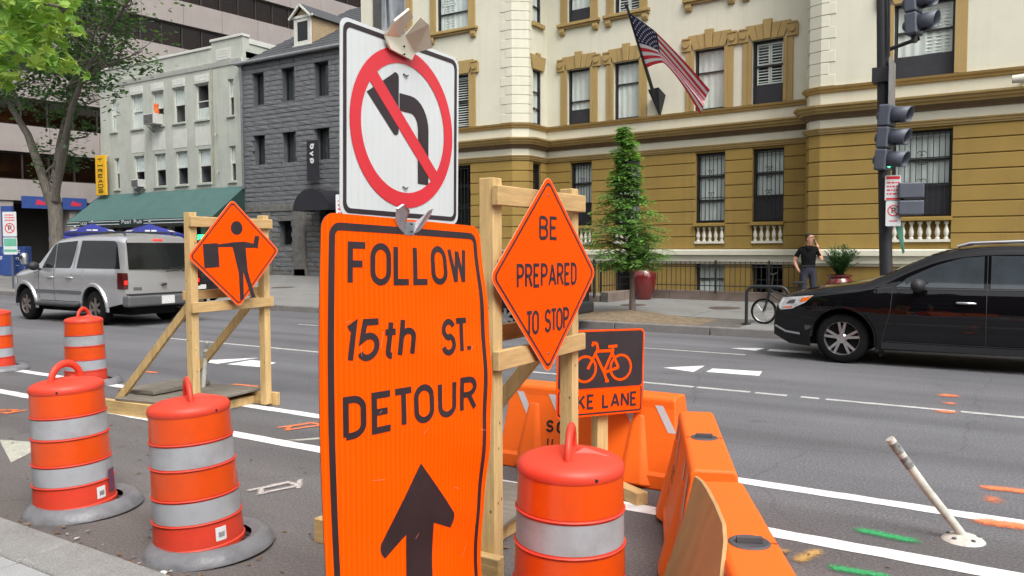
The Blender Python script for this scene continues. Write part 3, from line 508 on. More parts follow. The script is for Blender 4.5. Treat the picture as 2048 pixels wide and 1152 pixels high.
# ---------------------------------------------------------------- cream and ochre building
yb = thing('corner_building', 'cream and ochre stucco building with heavy tan window surrounds and a projecting wing', 'building', (-7.2, 21.6, .3), world=True)
T4 = radians(4); yd = (cos(T4), -sin(T4))
FM = frame((-7.2, 21.6), yd); FL = frame((0, 20.57), (1, 0)); FR = frame((0, 20.06), (1, 0)); FT = frame((-12.58, 20.87), (0, 1))
uE, uD = 2.757, -5.393
A_, B_, C_, D_, E_ = (-19, 20.57), (-12.98, 20.57), (-12.58, 20.87), (-12.58, 21.976), (-4.45, 21.408)
F_, G1, G2, H_ = (-4.45, 20.47), (-4.33, 20.19), (-4.05, 20.06), (5, 20.06)
PATH = [A_, B_, C_, D_, E_, F_, G1, G2, H_]
wm2 = [(-4.63, -3.8), (-3.02, -2.17), (-.5, .38), (1.12, 1.96)]; vm1 = [(-4.54, -3.78), (-3.02, -2.17), (-.45, .4), (1.16, 1.99)]
lw = [(-15.8, -14.53), (-18.2, -17)]; rw = [(-2.5, -1.29), (1.2, 2.4)]; ret = [(.26, .75)]
Z2w, Z3w, Z1w, ZBw = (5.45, 7.1), (8.5, 10.2), (2.36, 4.28), (.3, 1.33)
def ops(l, *zs): return [(a, b, z0, z1) for a, b in l for z0, z1 in zs]
mb = MB(); up_z = (4.4, 12.6)
wallbox(mb, FM, uD-.3, uE, *up_z, ops(wm2, Z2w, Z3w), -.35, 0); wallbox(mb, FL, -19, -12.98, *up_z, ops(lw, Z2w, Z3w), -.35, 0)
wallbox(mb, FR, -4.05, 5, *up_z, ops(rw, Z2w, Z3w), -.35, 0); wallbox(mb, FT, 0, 1.32, *up_z, ops(ret, Z2w, Z3w), -.35, -.002)
sq = lambda z0, z1, w0=-.35, w1=0: [(w0, z0), (w1, z0), (w1, z1), (w0, z1)]
sweep(mb, sq(*up_z), [B_, C_]); sweep(mb, sq(*up_z), [E_, F_, G1, G2])
mb.build('wall', M['cream'], yb)
MB().box(-19, 5, 20.3, 30, 12.6, 12.9).build('roof', M['cream'], yb)
mb = MB(); lo = (.1, 4.4); bz = (1.79, 2.26)
LO = ops(vm1, Z1w, bz, ZBw)
wallbox(mb, FM, uD-.3, uE, *lo, LO, -.35, -.03); wallbox(mb, FL, -19, -12.98, *lo, ops(lw, Z1w, ZBw), -.35, -.03)
wallbox(mb, FR, -4.05, 5, *lo, ops(rw, Z1w, bz), -.35, -.03); wallbox(mb, FT, 0, 1.32, *lo, ops(ret, Z1w), -.35, -.032)
sweep(mb, sq(.1, 4.4, -.35, -.03), [B_, C_]); sweep(mb, sq(.1, 4.4, -.35, -.03), [E_, F_, G1, G2])
mb.build('lower_wall', M['ochre'], yb)
# rusticated courses, one band per wall section
gz = [4.335, 4.02, 3.69, 3.355, 3.01, 2.67, 2.325, 1.98, 1.63]
def segs(u0, u1, l, z0, z1, bands):
    c = u0; out = []
    for a, b in sorted(l):
        if any(z0 < y1-.02 and z1 > y0+.02 for y0, y1 in bands) and u0 < b and a < u1:
            if a > c: out.append((c, a))
            c = b
    out.append((c, u1)); return out
for z1, z0 in zip(gz, gz[1:]):
    z1 -= .012; z0 += .012
    for F, u0, u1, l, bands in ((FM, uD-.03, uE, vm1, (Z1w, bz)), (FL, -19, -12.98, lw, (Z1w,)), (FR, -4.05, 5, rw, (Z1w, bz)), (FT, 0, 1.14, ret, (Z1w,))):
        for a, b in segs(u0, u1, l, z0, z1, bands):
            if b-a > .02: MB().box(a, b, -.03, .0, z0, z1, 0, F).build('stone_course', M['ochre'], yb, bevel=.009, segs=1)
    for pa in ([B_, C_], [E_, F_, G1, G2]): mb = MB(); sweep(mb, sq(z0, z1, -.03, 0), pa); mb.build('stone_course', M['ochre'], yb, bevel=.009, segs=1)
mb = MB(); sweep(mb, sq(.1, 1.23, -.03, 0), [B_, C_]); sweep(mb, sq(.1, 1.23, -.03, 0), [E_, F_, G1, G2]); wallbox(mb, FM, uD, uE, .1, 1.23, ops(vm1, ZBw), -.03, 0); wallbox(mb, FR, -4.05, 5, .1, 1.23, [], -.03, 0); wallbox(mb, FL, -19, -12.98, .1, 1.23, ops(lw, ZBw), -.03, 0); mb.build('plinth', M['ochre'], yb)
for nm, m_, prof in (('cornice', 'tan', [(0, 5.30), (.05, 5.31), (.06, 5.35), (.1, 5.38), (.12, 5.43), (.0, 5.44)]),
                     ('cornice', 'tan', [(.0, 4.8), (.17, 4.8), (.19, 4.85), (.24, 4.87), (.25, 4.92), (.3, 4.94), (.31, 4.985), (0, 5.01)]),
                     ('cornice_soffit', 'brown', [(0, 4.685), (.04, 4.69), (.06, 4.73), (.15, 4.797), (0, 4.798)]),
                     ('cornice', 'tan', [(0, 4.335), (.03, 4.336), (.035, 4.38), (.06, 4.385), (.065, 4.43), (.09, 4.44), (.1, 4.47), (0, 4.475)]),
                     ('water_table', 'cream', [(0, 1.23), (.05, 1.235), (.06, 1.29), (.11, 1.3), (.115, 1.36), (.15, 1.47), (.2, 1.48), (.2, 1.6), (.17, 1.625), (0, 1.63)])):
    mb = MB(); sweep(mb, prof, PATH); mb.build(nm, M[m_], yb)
for k in range(26):                          # quoins on the two wing corners
    z = 5.46+k*.275; L = .22 if k % 2 else .4
    mb = MB(); sweep(mb, sq(z, z+.258, 0, .014), [(B_[0]-L, B_[1]), B_, C_, (C_[0], C_[1]+.12)]); mb.build('quoin', M['cream'], yb, bevel=.006, segs=1)
    mb = MB(); sweep(mb, sq(z, z+.258, 0, .014), [F_, G1, G2, (G2[0]+L*.8, G2[1])]); mb.build('quoin', M['cream'], yb, bevel=.006, segs=1)
def surround(F, a, b, z0, z1, sill):
    t = M['tan']
    for s, u in ((-1, a), (1, b)):
        u0, u1 = (u-.24, u) if s < 0 else (u, u+.24)
        MB().box(u0, u1, 0, .045, z0-(.0 if sill else .02), z1-.02, 0, F).build('jamb', t, yb, bevel=.008, segs=1)
        v0, v1 = (u-.09, u) if s < 0 else (u, u+.09); MB().box(v0, v1, .045, .07, z0, z1-.02, 0, F).build('jamb_moulding', t, yb)
        e0, e1 = (u-.36, u-.08) if s < 0 else (u+.08, u+.36)
        MB().box(e0, e1, 0, .075, z1-.02, z1+.3, 0, F).build('ear_block', t, yb, bevel=.01, segs=1)
        mb = MB(); em = (e0+e1)/2; mb.add([F(em+.085*cos(q), .078+(.035 if k else 0), z1+.16+.085*sin(q)) for k in (0, 1) for q in [2*pi*i/10 for i in range(10)]], [tuple(range(10, 20))]+[(i, (i+1) % 10, 10+(i+1) % 10, 10+i) for i in range(10)]); mb.build('boss', t, yb)
        c0, c1 = (u-.34, u-.1) if s < 0 else (u+.1, u+.34); MB().box(c0, c1, 0, .095, z1+.3, z1+.34, 0, F).build('ear_cap', t, yb)
    n = 5; W = b-a; mid = (a+b)/2
    for i in range(n):                       # flared lintel of five voussoirs
        f0, f1 = i/n, (i+1)/n; g = lambda f, k: mid+(f-.5)*(W+k)
        top = .5 if i == 2 else .4
        po = [(g(f0, .0)+.004, z1), (g(f1, .0)-.004, z1), (g(f1, .36)-.004, z1+top), (g(f0, .36)+.004, z1+top)]; pr_ = .1 if i == 2 else .065
        MB().prism(po, lambda u, z: F(u, 0, z), lambda u, z: F(u, pr_, z)).build('keystone' if i == 2 else 'voussoir', t, yb, bevel=.006, segs=1)
    if sill:
        mb = MB(); mb.box(a-.33, b+.33, 0, .14, z0-.09, z0-.0, 0, F); mb.box(a-.3, b+.3, 0, .09, z0-.15, z0-.09, 0, F); mb.build('sill', t, yb, bevel=.01, segs=1)
        for u in (a-.17, b+.17): MB().prism([(.0, z0-.34), (.07, z0-.33), (.11, z0-.24), (.11, z0-.152), (0, z0-.152)], lambda w, z: F(u-.09, w, z), lambda w, z: F(u+.09, w, z)).build('sill_bracket', t, yb, bevel=.012, segs=1)
bl, cu = M['blind'], M['curtain']
sty2 = [dict(rails=(.42,), panel=.24, blind=(bl, .24, 1)), dict(rails=(.62,), blind=(bl, .02, 1)), dict(rails=(.62, ), blind=(bl, .02, 1)), dict(panel=.27, shut=((.1, .5), (.52, .92)), rails=(.6,))]
sty2b = [dict(panel=.1, shut=((.05, .5), (.5, .95))), dict(rails=(.5,), blind=(bl, .02, 1)), dict(rails=(.5,), blind=(bl, 0, 1)), dict(rails=(.5,))]
for i, (a, b) in enumerate(wm2):
    window(yb, FM, a, b, *Z2w, M['black'], **sty2[i]); surround(FM, a, b, *Z2w, False)
    window(yb, FM, a, b, *Z3w, M['black'], **[dict(panel=.22, blind=(bl, .22, .95), rails=(.5,)), dict(shut=((.1, .5), (.52, .92)), rails=(.55,)), sty2b[1], sty2b[2]][i]); surround(FM, a, b, *Z3w, True)
    if i in (1, 2): pass
    window(yb, FM, vm1[i][0], vm1[i][1], *Z1w, M['black'], w=-.16, t=.055, rails=(.32, .66), railt=.05, grille=7, blind=(cu, .02 if i != 3 else .3, 1), panel=0 if i not in (0, 3) else .34, glass=GL)
    window(yb, FM, vm1[i][0], vm1[i][1], *ZBw, M['black'], w=-.2, rails=(.5,), blind=(cu, 0, 1) if i == 2 else None)
for i in range(2):
    window(yb, FL, *lw[i], *Z2w, M['black'], shut=((.05, .48), (.52, .95)), rails=(.5,)); surround(FL, *lw[i], *Z2w, False)
    window(yb, FL, *lw[i], *Z3w, M['black'], rails=(.33,), shut=((.1, .5),), blind=(cu, 0, 1)); surround(FL, *lw[i], *Z3w, True)
    window(yb, FL, *lw[i], *Z1w, M['black'], w=-.16, rails=(.32, .66), railt=.05, grille=9); window(yb, FL, *lw[i], *ZBw, M['black'], w=-.2)
    window(yb, FR, *rw[i], *Z2w, M['black'], panel=.27, rails=(.62,), shut=((.5, .95),), blind=(bl, .27, 1)); surround(FR, *rw[i], *Z2w, False)
    window(yb, FR, *rw[i], *Z3w, M['black'], rails=(.5,), blind=(bl, .0, 1)); surround(FR, *rw[i], *Z3w, True)
    window(yb, FR, *rw[i], *Z1w, M['black'], w=-.16, rails=(.66,), railt=.05, grille=10, panel=.36, blind=(cu, .36, 1))
window(yb, FT, *ret[0], *Z2w, M['black'], rails=(.3, .6), blind=(cu, 0, 1), w=-.06); window(yb, FT, *ret[0], *Z3w, M['black'], rails=(.3, .6), blind=(cu, 0, 1), w=-.06); window(yb, FT, *ret[0], *Z1w, M['black'], rails=(.5,), w=-.1)
for z in (7.1, 10.2):
    a, b = ret[0]; MB().prism([(a-.08, z), (b+.08, z), (b+.2, z+.42), (a-.2, z+.42)], lambda u, q: FT(u, 0, q), lambda u, q: FT(u, .07, q)).build('lintel', M['tan'], yb); MB().prism([(.42, z+.42), (.6, z+.42), (.62, z+.5), (.4, z+.5)], lambda u, q: FT(u, 0, q), lambda u, q: FT(u, .08, q)).build('keystone', M['tan'], yb)
MB().box(ret[0][0]-.08, ret[0][1]+.1, 0, .1, 8.38, 8.5, 0, FT).build('sill', M['tan'], yb)
bprof = [(.05, 0), (.05, .035), (.03, .05), (.052, .12), (.058, .17), (.04, .24), (.026, .3), (.028, .33), (.05, .35), (.05, .4)]
bm_ = MB().lathe(bprof, 10).mesh('baluster', M['balus'], smooth=50)
for F, l in ((FM, vm1), (FR, rw)):
    for a, b in l:
        MB().box(a-.03, b+.03, -.08, .09, 2.262, 2.34, 0, F).build('sill', M['ochre'], yb, bevel=.01)
        bb = MB().box(a, b, -.2, -.12, 1.79, 2.26, 0, F).build('balustrade', M['ochre'], yb)
        MB().box(a, b, -.115, .03, 1.79, 1.85, 0, F).build('rail', M['balus'], bb)
        n = max(5, round((b-a)/.165))
        for i in range(n):
            p = F(a+(b-a)*(i+.5)/n, -.04, 1.85); inst(bm_, 'baluster', bb, (p[0]+7.2, p[1]-21.6, p[2]-.3))
# ---------------------------------------------------------------- area wall with iron railing
aw = thing('area_wall', 'low brown granite wall with black iron railing in front of the basement windows', 'railing', (-8.0, 20.9, .3), world=True)
def stonewall(p, q, z0, z1, th):
    d = Vector((q[0]-p[0], q[1]-p[1])); L = d.length; F = frame(p, d); n = max(1, round(L/.95))
    for i in range(n): MB().box(L*i/n+.004, L*(i+1)/n-.004, -th, 0, z0, z1, 0, F).build('stone', M['stone'], aw, bevel=.012, segs=1)
    MB().box(.002, L-.002, -th+.01, -.01, z0, z1-.012, 0, F).build('mortar', M['joint'], aw)
stonewall((-8.95, 20.82), (-4.5, 20.55), .2, .53, .22); stonewall((-9.12, 20.75), (-9.35, 19.15), .2, .52, .26); stonewall((-12.9, 19.2), (-9.37, 19.1), .2, .42, .25)
def railing(p, q, zb, zt, posts):
    d = Vector((q[0]-p[0], q[1]-p[1])); L = d.length; F = frame(p, d)
    mb = MB()
    for z in (zb+.15, zt-.12): mb.box(0, L, -.012, .012, z-.012, z+.012, 0, F)
    mb.build('rail', M['black'], aw)
    me = MB().tube([(0, 0, 0), (0, 0, zt-zb)], .009, 6).add([(0, 0, zt-zb+.03), (.012, 0, zt-zb), (0, .012, zt-zb), (-.012, 0, zt-zb), (0, -.012, zt-zb)], [(0, 1, 2), (0, 2, 3), (0, 3, 4), (0, 4, 1)]).mesh('bar', M['black'])
    n = round(L/.135)
    for i in range(n+1): p_ = F(L*i/n, 0, zb); inst(me, 'bar', aw, (p_[0]+8, p_[1]-20.9, p_[2]-.3))
    for u in posts: MB().box(u-.022, u+.022, -.022, .022, zb-.05, zt+.05, 0, F).build('post', M['black'], aw)
railing((-8.9, 20.7), (-4.55, 20.44), .53, 1.3, (.02, 2.2, 3.6)); railing((-12.8, 19.08), (-9.4, 18.98), .42, 1.33, (.1, 1.8, 3.35)); railing((-9.25, 20.7), (-9.42, 19.2), .52, 1.3, (1.4,))
# ---------------------------------------------------------------- grey rendered pub building
gb = thing('rendered_building', 'pale grey three storey rendered building with a stepped parapet above a green awning', 'building', (-38.2, 26.4, .4), world=True)
FG = frame((0, 26.4), (1, 0)); XL, XR = -44.3, -32.12
w2 = [(-43.27, -42.72), (-41.3, -40.28), (-39.4, -38.45), (-37.6, -36.66), (-35.77, -34.74), (-33.26, -32.83)]; w1 = [(-43.04, -42.6), (-41.2, -40.28), (-39.35, -38.4), (-37.53, -36.55), (-35.68, -34.68), (-33.24, -32.78)]
go = ops(w2, (8.26, 10.04))+ops(w1, (5.04, 6.77))+[(-43.6, -41.4, .6, 2.9), (-41.0, -38.4, .6, 2.9), (-38.0, -35.6, .6, 2.9), (-35.2, -33.0, .4, 2.9)]
mb = MB(); wallbox(mb, FG, XL, XR, .1, 11.7, go, -.4, 0); mb.box(XL, XL+.35, 26.8, 36, .1, 11.7); mb.box(XR-.3, XR, 26.8, 36, .1, 11.7); mb.box(XL, XR, 26.6, 36, 11.0, 11.3); mb.build('wall', M['grey'], gb)
MB().box(-34.45, XR, -.4, .002, 11.7, 12.0, 0, FG).build('parapet_step', M['grey'], gb)
mb = MB(); mb.box(XL-.05, -34.45, -.42, .06, 11.7, 11.83, 0, FG); mb.box(-34.5, XR+.05, -.42, .07, 12.0, 12.13, 0, FG); mb.box(XR-.35, XR+.05, 26.8, 31, 11.7, 11.95); mb.build('coping', M['greylt'], gb, bevel=.015)
mb = MB(); sweep(mb, [(0, 10.72), (.05, 10.73), (.09, 10.85), (.12, 10.95), (0, 10.98)], [(XL, 26.4), (XR, 26.4)]); mb.build('cornice', M['greylt'], gb)
for i, (a, b) in enumerate(w2):
    sm = M['sash']; kw = dict(t=.045, w=-.12, back=M['room2'], rails=(.52,), sashm=sm, railt=.05)
    window(gb, FG, a, b, 8.26, 10.04, sm, blind=(cu, .52 if i in (2, 3, 5) else .02, 1) if i != 4 else (cu, .02, .36), **kw)
    window(gb, FG, w1[i][0], w1[i][1], 5.04, 6.77, sm, blind=(cu, .52, 1), **kw)
    for a_, b_, z in ((a, b, 8.26), (*w1[i], 5.04)): MB().box(a_-.08, b_+.08, -.2, .09, z-.1, z, 0, FG).build('sill', M['grey'], gb, bevel=.01)
    if 0 < i < 5:
        MB().box(a-.08, b+.08, 0, .015, 6.95, 7.9, 0, FG).build('panel', M['greylt'], gb)
        md = MB().box(a-.06, b+.06, 0, .05, 10.08, 10.5, 0, FG).build('medallion', M['greylt'], gb, bevel=.02)
        mb = MB()
        for k in range(5):
            u = a+(b-a)*(.1+.2*k); mb.tube([FG(u+.06*cos(t*pi/4), .055, 10.29+.1*sin(t*pi/4)) for t in range(9)], .014, 5)
        mb.build('relief', M['greylt'], md)
pl = MB().box(-34.05, -33.0, 0, .03, 11.05, 11.6, 0, FG).build('name_panel', M['greylt'], gb)
mb = MB()
for k in range(3): mb.box(-33.9, -33.2, .03, .036, 11.16+k*.14, 11.2+k*.14, 0, FG)
mb.build('relief', M['grey'], pl)
for k, (a, b) in enumerate(((-43.6, -41.4), (-41.0, -38.4), (-38.0, -35.6))): window(gb, FG, a, b, .6, 2.9, M['trim'], t=.08, w=-.2, glass=GLX, rails=(.7,), depth=2)
window(gb, FG, -35.2, -33.0, .4, 2.9, M['trim'], t=.1, w=-.3, glass=GLX, rails=(.8,), depth=2)
for x, z in ((-43.5, 6.9), (-34.1, 7.35), (-34.0, 5.5)):
    mb = MB(); mb.tube([FG(x, 0, z), FG(x, .12, z+.1), FG(x, .18, z), FG(x, .12, z-.08)], .025, 6); mb.build('wall_bracket', M['grey'], gb)
drain = MB().tube([(-34.42, 26.33, 10.7), (-34.4, 26.33, 4.9)], .03, 8).build('drain_stain_pipe', mat('stained_pipe', (.27,.26,.17), .8, var=.3), gb)
# awning with a lettered valance
an = thing('awning', 'long sloping green fabric awning with striped Post Pub valance on the grey building', 'awning', (-38, 26.4, 4.7), world=True)
ax0, ax1, ay, az0, az1 = -44.5, -32.05, 24.4, 3.2, 4.76
mb = MB(); mb.grid(lambda u, v: (ax0+(ax1-ax0)*u, 26.38+(ay-26.38)*v, az1+(az0-az1)*v-.05*sin(pi*v)-.02*sin(u*pi*9)**2*sin(pi*v)), [i/54 for i in range(55)], [i/8 for i in range(9)]); mb.build('canopy', M['awn'], an, smooth=60)
mb = MB()
for x in (ax0, ax1): mb.add([(x, 26.38, az1), (x, ay, az0), (x, ay, 2.93), (x, 26.38, 2.93)], [(0, 1, 2, 3)])
mb.build('side_flap', M['awnd'], an)
va = MB().box(ax0, ax1, ay-.012, ay, 2.93, az0).build('valance', M['awnd'], an)
FV = frame((0, ay-.012), (1, 0))
for z in (2.97, 3.12):
    for a, b in ((ax0+.05, -41.2-2.0), (-42.3, -39.5), (-37.4, -33.6)): MB().box(a, b, 0, .004, z, z+.035, 0, FV).build('stripe', M['lwhite'], va)
mb = MB(); text(mb, 'Post Pub', -39.3, 2.99, .2, 1.75, .04, lambda u, v, l: FV(u, l+.002, v)); text(mb, '1422', -43.1, 2.99, .16, .62, .03, lambda u, v, l: FV(u, l+.002, v)); mb.build('lettering', M['lwhite'], va)
for x, c in ((-39.05, 'neonr'), (-35.4, 'neong')):
    t = thing('neon_sign', 'glowing red neon sign in the pub window' if c == 'neonr' else 'glowing green neon sign in the pub window', 'neon sign', (x, 26.5, 2.1), world=True)
    mb = MB()
    for k in range(3): mb.tube([(x-.35+.25*k, 26.35, 2.15), (x-.35+.25*k, 26.35, 2.4), (x-.2+.25*k, 26.35, 2.4), (x-.2+.25*k, 26.35, 2.2)], .035, 6)
    mb.build('tube', M[c], t); MB().box(x-.45, x+.45, 26.38, 26.4, 2.1, 2.45).build('backing', M['trim'], t)
# air conditioners
def aircon(x, z, s, label):
    t = thing('air_conditioner', label, 'air conditioner', (x, 26.4, z), group='air conditioners in the grey building')
    MB().box(-.38*s, .38*s, -.5*s, .1, 0, .48*s).build('casing', M['acm'], t, bevel=.02); mb = MB()
    for k in range(7): mb.box(-.33*s, .33*s, -.52*s, -.5*s, .05*s+k*.058*s, .075*s+k*.058*s)
    mb.build('grille', M['acg'], t)
    mb = MB()
    for sx in (-1, 1): mb.bar((sx*.3*s, -.4*s, -.03), (sx*.3*s, .0, -.3*s), .03, .03)
    mb.build('bracket', M['acg'], t)
aircon(-38.95, 8.27, 1.15, 'white window air conditioner below the orange cloth on the top floor'); aircon(-40.55, 5.05, .85, 'small window air conditioner low in a first floor window above the awning')
tag(MB().grid(lambda u, v: (-38.8+.45*u+.03*sin(v*9), 26.1-.06*sin(u*7)-.05*v, 8.83+.5*v), [i/8 for i in range(9)], [i/8 for i in range(9)]).build('orange_cloth', M['bagm'], smooth=60), 'orange cloth hanging above the window air conditioner', 'cloth')
# ---------------------------------------------------------------- dark stone building
db = thing('stone_building', 'dark grey split stone building with slate roof and a tan dormer', 'building', (-26, 26.4, .4), world=True)
FD = frame((0, 26.36), (1, 0)); D0, D1 = -32.1, -16
dn_ = [(-31.35, -30.55), (-29.35, -28.45), (-27.2, -26.3), (-24.6, -23.7)]; dl = (5.66, 7.17); dh = (8.58, 10.1)
gfo = [(-31.6, -30.9, 1.2, 3.1), (-29.75, -28.85, 1.85, 3.1), (-27.0, -25.4, .4, 3.6), (-24.4, -22.5, .4, 3.2)]
dop = ops(dn_, dl, dh)+gfo
mb = MB(); wallbox(mb, FD, D0, D1, .1, 10.6, dop, -.5, -.05); mb.box(D0, D0+.3, 26.9, 37, .1, 10.6); mb.build('wall', M['dmortar'], db)
stone_me = []
for k in range(7):
    bm = bmesh.new(); bmesh.ops.create_cube(bm, size=1); bmesh.ops.subdivide_edges(bm, edges=bm.edges, cuts=2, use_grid_fill=True)
    for v in bm.verts:
        v.co.x += random.uniform(-.012, .012); v.co.z += random.uniform(-.04, .04)
        if v.co.y < -.4: v.co.y -= random.uniform(0, .16) if abs(v.co.x) < .4 and abs(v.co.z) < .4 else 0
    me = bpy.data.meshes.new('stone'); bm.to_mesh(me); bm.free(); me.materials.append(M['dstone'] if k < 6 else M['dstone2']); stone_me.append(me)
stones = []; z = .42
while z < 10.5:
    h = random.choice((.2, .22, .25, .2)); x = D0+.02+random.uniform(-.4, 0)
    while x < -21.5:
        L = random.uniform(.5, 1.15); a, b = max(x, D0+.02), x+L-.016
        for o in dop:
            if o[2] < z+h/2 < o[3] and a < o[1] and b > o[0]:
                if a < o[0]: stones.append((a, o[0]-.0, z, h)) if o[0]-a > .08 else None
                a = max(a, o[1])
        if b-a > .08: stones.append((a, b, z, h))
        x += L
    z += h+.014
vis = [s for s in stones if s[1] < -25.2]; vis.sort(key=lambda s: -(s[1]-s[0])*s[3]/abs(40+s[0])); big = set(vis[:298])
rest = MB()
for s in stones:
    a, b, z, h = s; pale = z < 3.6 and random.random() < .35
    if s in big:
        o = inst(stone_me[6] if pale else random.choice(stone_me[:6]), 'stone', db, ((a+b)/2+26, 26.36-26.4, z+h/2-.4), (0, 0, 0), (b-a, .1+random.uniform(-.015, .02), h*.97))
    else: rest.box(a, b, -.05, .05+random.uniform(-.01, .02), z, z+h*.96, 1 if pale else 0, FD)
tag(rest.build('stone_facing', [M['dstone'], M['dstone2']], db), kind='stuff')
for a, b in dn_:
    for z0, z1 in (dl, dh): window(db, FD, a, b, z0, z1, M['trim'], t=.05, w=-.3, back=M['room2'], glass=GLX, blind=(mat('teal_blind', (.16,.19,.2), .9), 0, 1))
for o in gfo: window(db, FD, *o, M['trim'], t=.06, w=-.36, glass=GLX)
for x, wd, zt in ((-30.45, .5, 3.4), (-28.2, .75, 3.5), (-28.2, .95, .75)): MB().box(x-wd/2, x+wd/2, .03, .2, .4, zt, 0, FD).build('pier', M['dstone2'], db, bevel=.02)
MB().box(-32.0, -27.3, .02, .11, 3.45, 3.75, 0, FD).build('stone_band', M['dstone2'], db, bevel=.02)
rz = lambda y: 10.62+(y-26.2)*.577
mb = MB(); rows = 16
for k in range(rows):                      # slate courses
    ya, yb_ = 26.12+k*.5, 26.12+k*.5+.52
    mb.add([(D0-.15, ya, rz(ya)+.03), (D1, ya, rz(ya)+.03), (D1, yb_, rz(yb_)), (D0-.15, yb_, rz(yb_)), (D0-.15, ya, rz(ya)-.02), (D1, ya, rz(ya)-.02)], [(0, 1, 2, 3), (0, 4, 5, 1)])
mb.add([(D0-.15, 26.12, rz(26.12)-.05), (D0-.15, 34.1, rz(34.1)-.05), (D0-.15, 34.1, 10.4), (D0-.15, 26.4, 10.4)], [(0, 1, 2, 3)]); mb.build('roof', M['slate'], db)
MB().tube([(D0-.2, 26.1, 10.6), (D1, 26.1, 10.6)], .09, 8).build('gutter', M['gutter'], db, smooth=50)
MB().tube([(D0+.1, 26.15, 10.55), (D0+.1, 26.2, 4.6)], .05, 8).build('downpipe', M['dstone'], db)
dm = MB(); e0, e1, y0, y1 = -29.75, -28.68, 27.6, 31.5
dm.box(e0, e1, y0, y1, 11.0, 12.75); dm.prism([(e0, 12.75), (e1, 12.75), ((e0+e1)/2, 13.25)], lambda x, z: (x, y0, z), lambda x, z: (x, y1, z)); dor = dm.build('dormer', M['siding'], db)
mb = MB()
for k in range(14): mb.box(e1+.002, e1+.03, y0+.05, y1, 11.42+k*.095, 11.42+k*.095+.08)
mb.build('clapboard', M['siding'], dor)
FDm = frame((0, y0), (1, 0)); mb = MB(); frame_bars(mb, FDm, e0-.03, e1+.03, 11.4, 12.72, .2, -.01, .06); mb.box(e0-.1, e1+.1, 0, .1, 11.32, 11.42, 0, FDm); mb.build('dormer_frame', M['sash'], dor)
MB().box(e0+.17, e1-.17, 0, .015, 11.6, 12.55, 0, FDm).build('pane', M['carglass'], dor)
mb = MB(); mx_ = (e0+e1)/2
for s in (-1, 1): mb.add([(mx_, y0-.2, 13.34), (mx_+s*.75, y0-.2, 12.7), (mx_+s*.75, y1, 12.7), (mx_, y1, 13.34), (mx_, y0-.2, 13.26), (mx_+s*.75, y0-.2, 12.62)], [(0, 1, 2, 3), (0, 1, 5, 4)])
mb.build('dormer_roof', M['slate'], dor)
mb = MB()
for s in (-1, 1): mb.bar((mx_, y0-.2, 13.27), (mx_+s*.74, y0-.2, 12.65), .1, .09)
mb.box(mx_-.7, mx_+.7, y0-.1, y0, 12.68, 12.8); mb.build('bargeboard', M['sash'], dor)
bn = thing('banner_sign', 'narrow black vertical banner with white lettering on the dark stone wall', 'sign', (-27.0, 26.3, 4.75), world=True)
MB().box(-27.4, -26.68, 25.98, 26.02, 4.75, 6.55).build('panel', M['panelblk'], bn)
mb = MB()
for k, ch in enumerate('byp'): text(mb, ch, 0, 0, .34, .34, .09, lambda u, v, l, k=k: (-27.18+v*.9, 25.975-l, 6.4-k*.32-u*.7))
mb.build('lettering', M['lwhite'], bn); mb = MB(); mb.bar((-27.3, 26.02, 6.4), (-27.3, 26.3, 6.4), .04, .04); mb.bar((-27.3, 26.02, 4.9), (-27.3, 26.3, 4.9), .04, .04); mb.build('bracket', M['trim'], bn)
ar = thing('door_canopy', 'black rounded fabric canopy over the stone building doorway', 'canopy', (-26, 26.3, 3.4), world=True)
MB().grid(lambda a, v: (-26.2+1.1*cos(a), 26.3-1.3*v, 3.35+.95*sin(a)), [pi*i/14 for i in range(15)], [0, .5, 1]).build('canopy', M['panelblk'], ar, smooth=60)
MB().add([(-26.2+1.1*cos(pi*i/14), 25.0, 3.35+.95*sin(pi*i/14)) for i in range(15)], [tuple(range(15))]).build('front_panel', M['panelblk'], ar)
th = thing('shop_sign', 'yellow vertical sign reading THREADS at the corner of the grey building', 'sign', (-43.7, 26.2, 4.9), world=True)
MB().box(-44.2, -43.2, 25.95, 26.05, 4.72, 6.95).build('panel', M['yellow'], th, bevel=.02); 
for k, ch in enumerate('THREADS'): mb = MB(); text(mb, ch, -43.95, 6.54-k*.285, .225, .5, .05, lambda u, v, l: (u, 25.945-l, v)); mb.build('lettering', M['signblk'], th)
mb = MB(); mb = MB(); mb.bar((-43.7, 26.05, 6.6), (-43.7, 26.4, 6.6), .05, .05); mb.build('bracket', M['trim'], th)
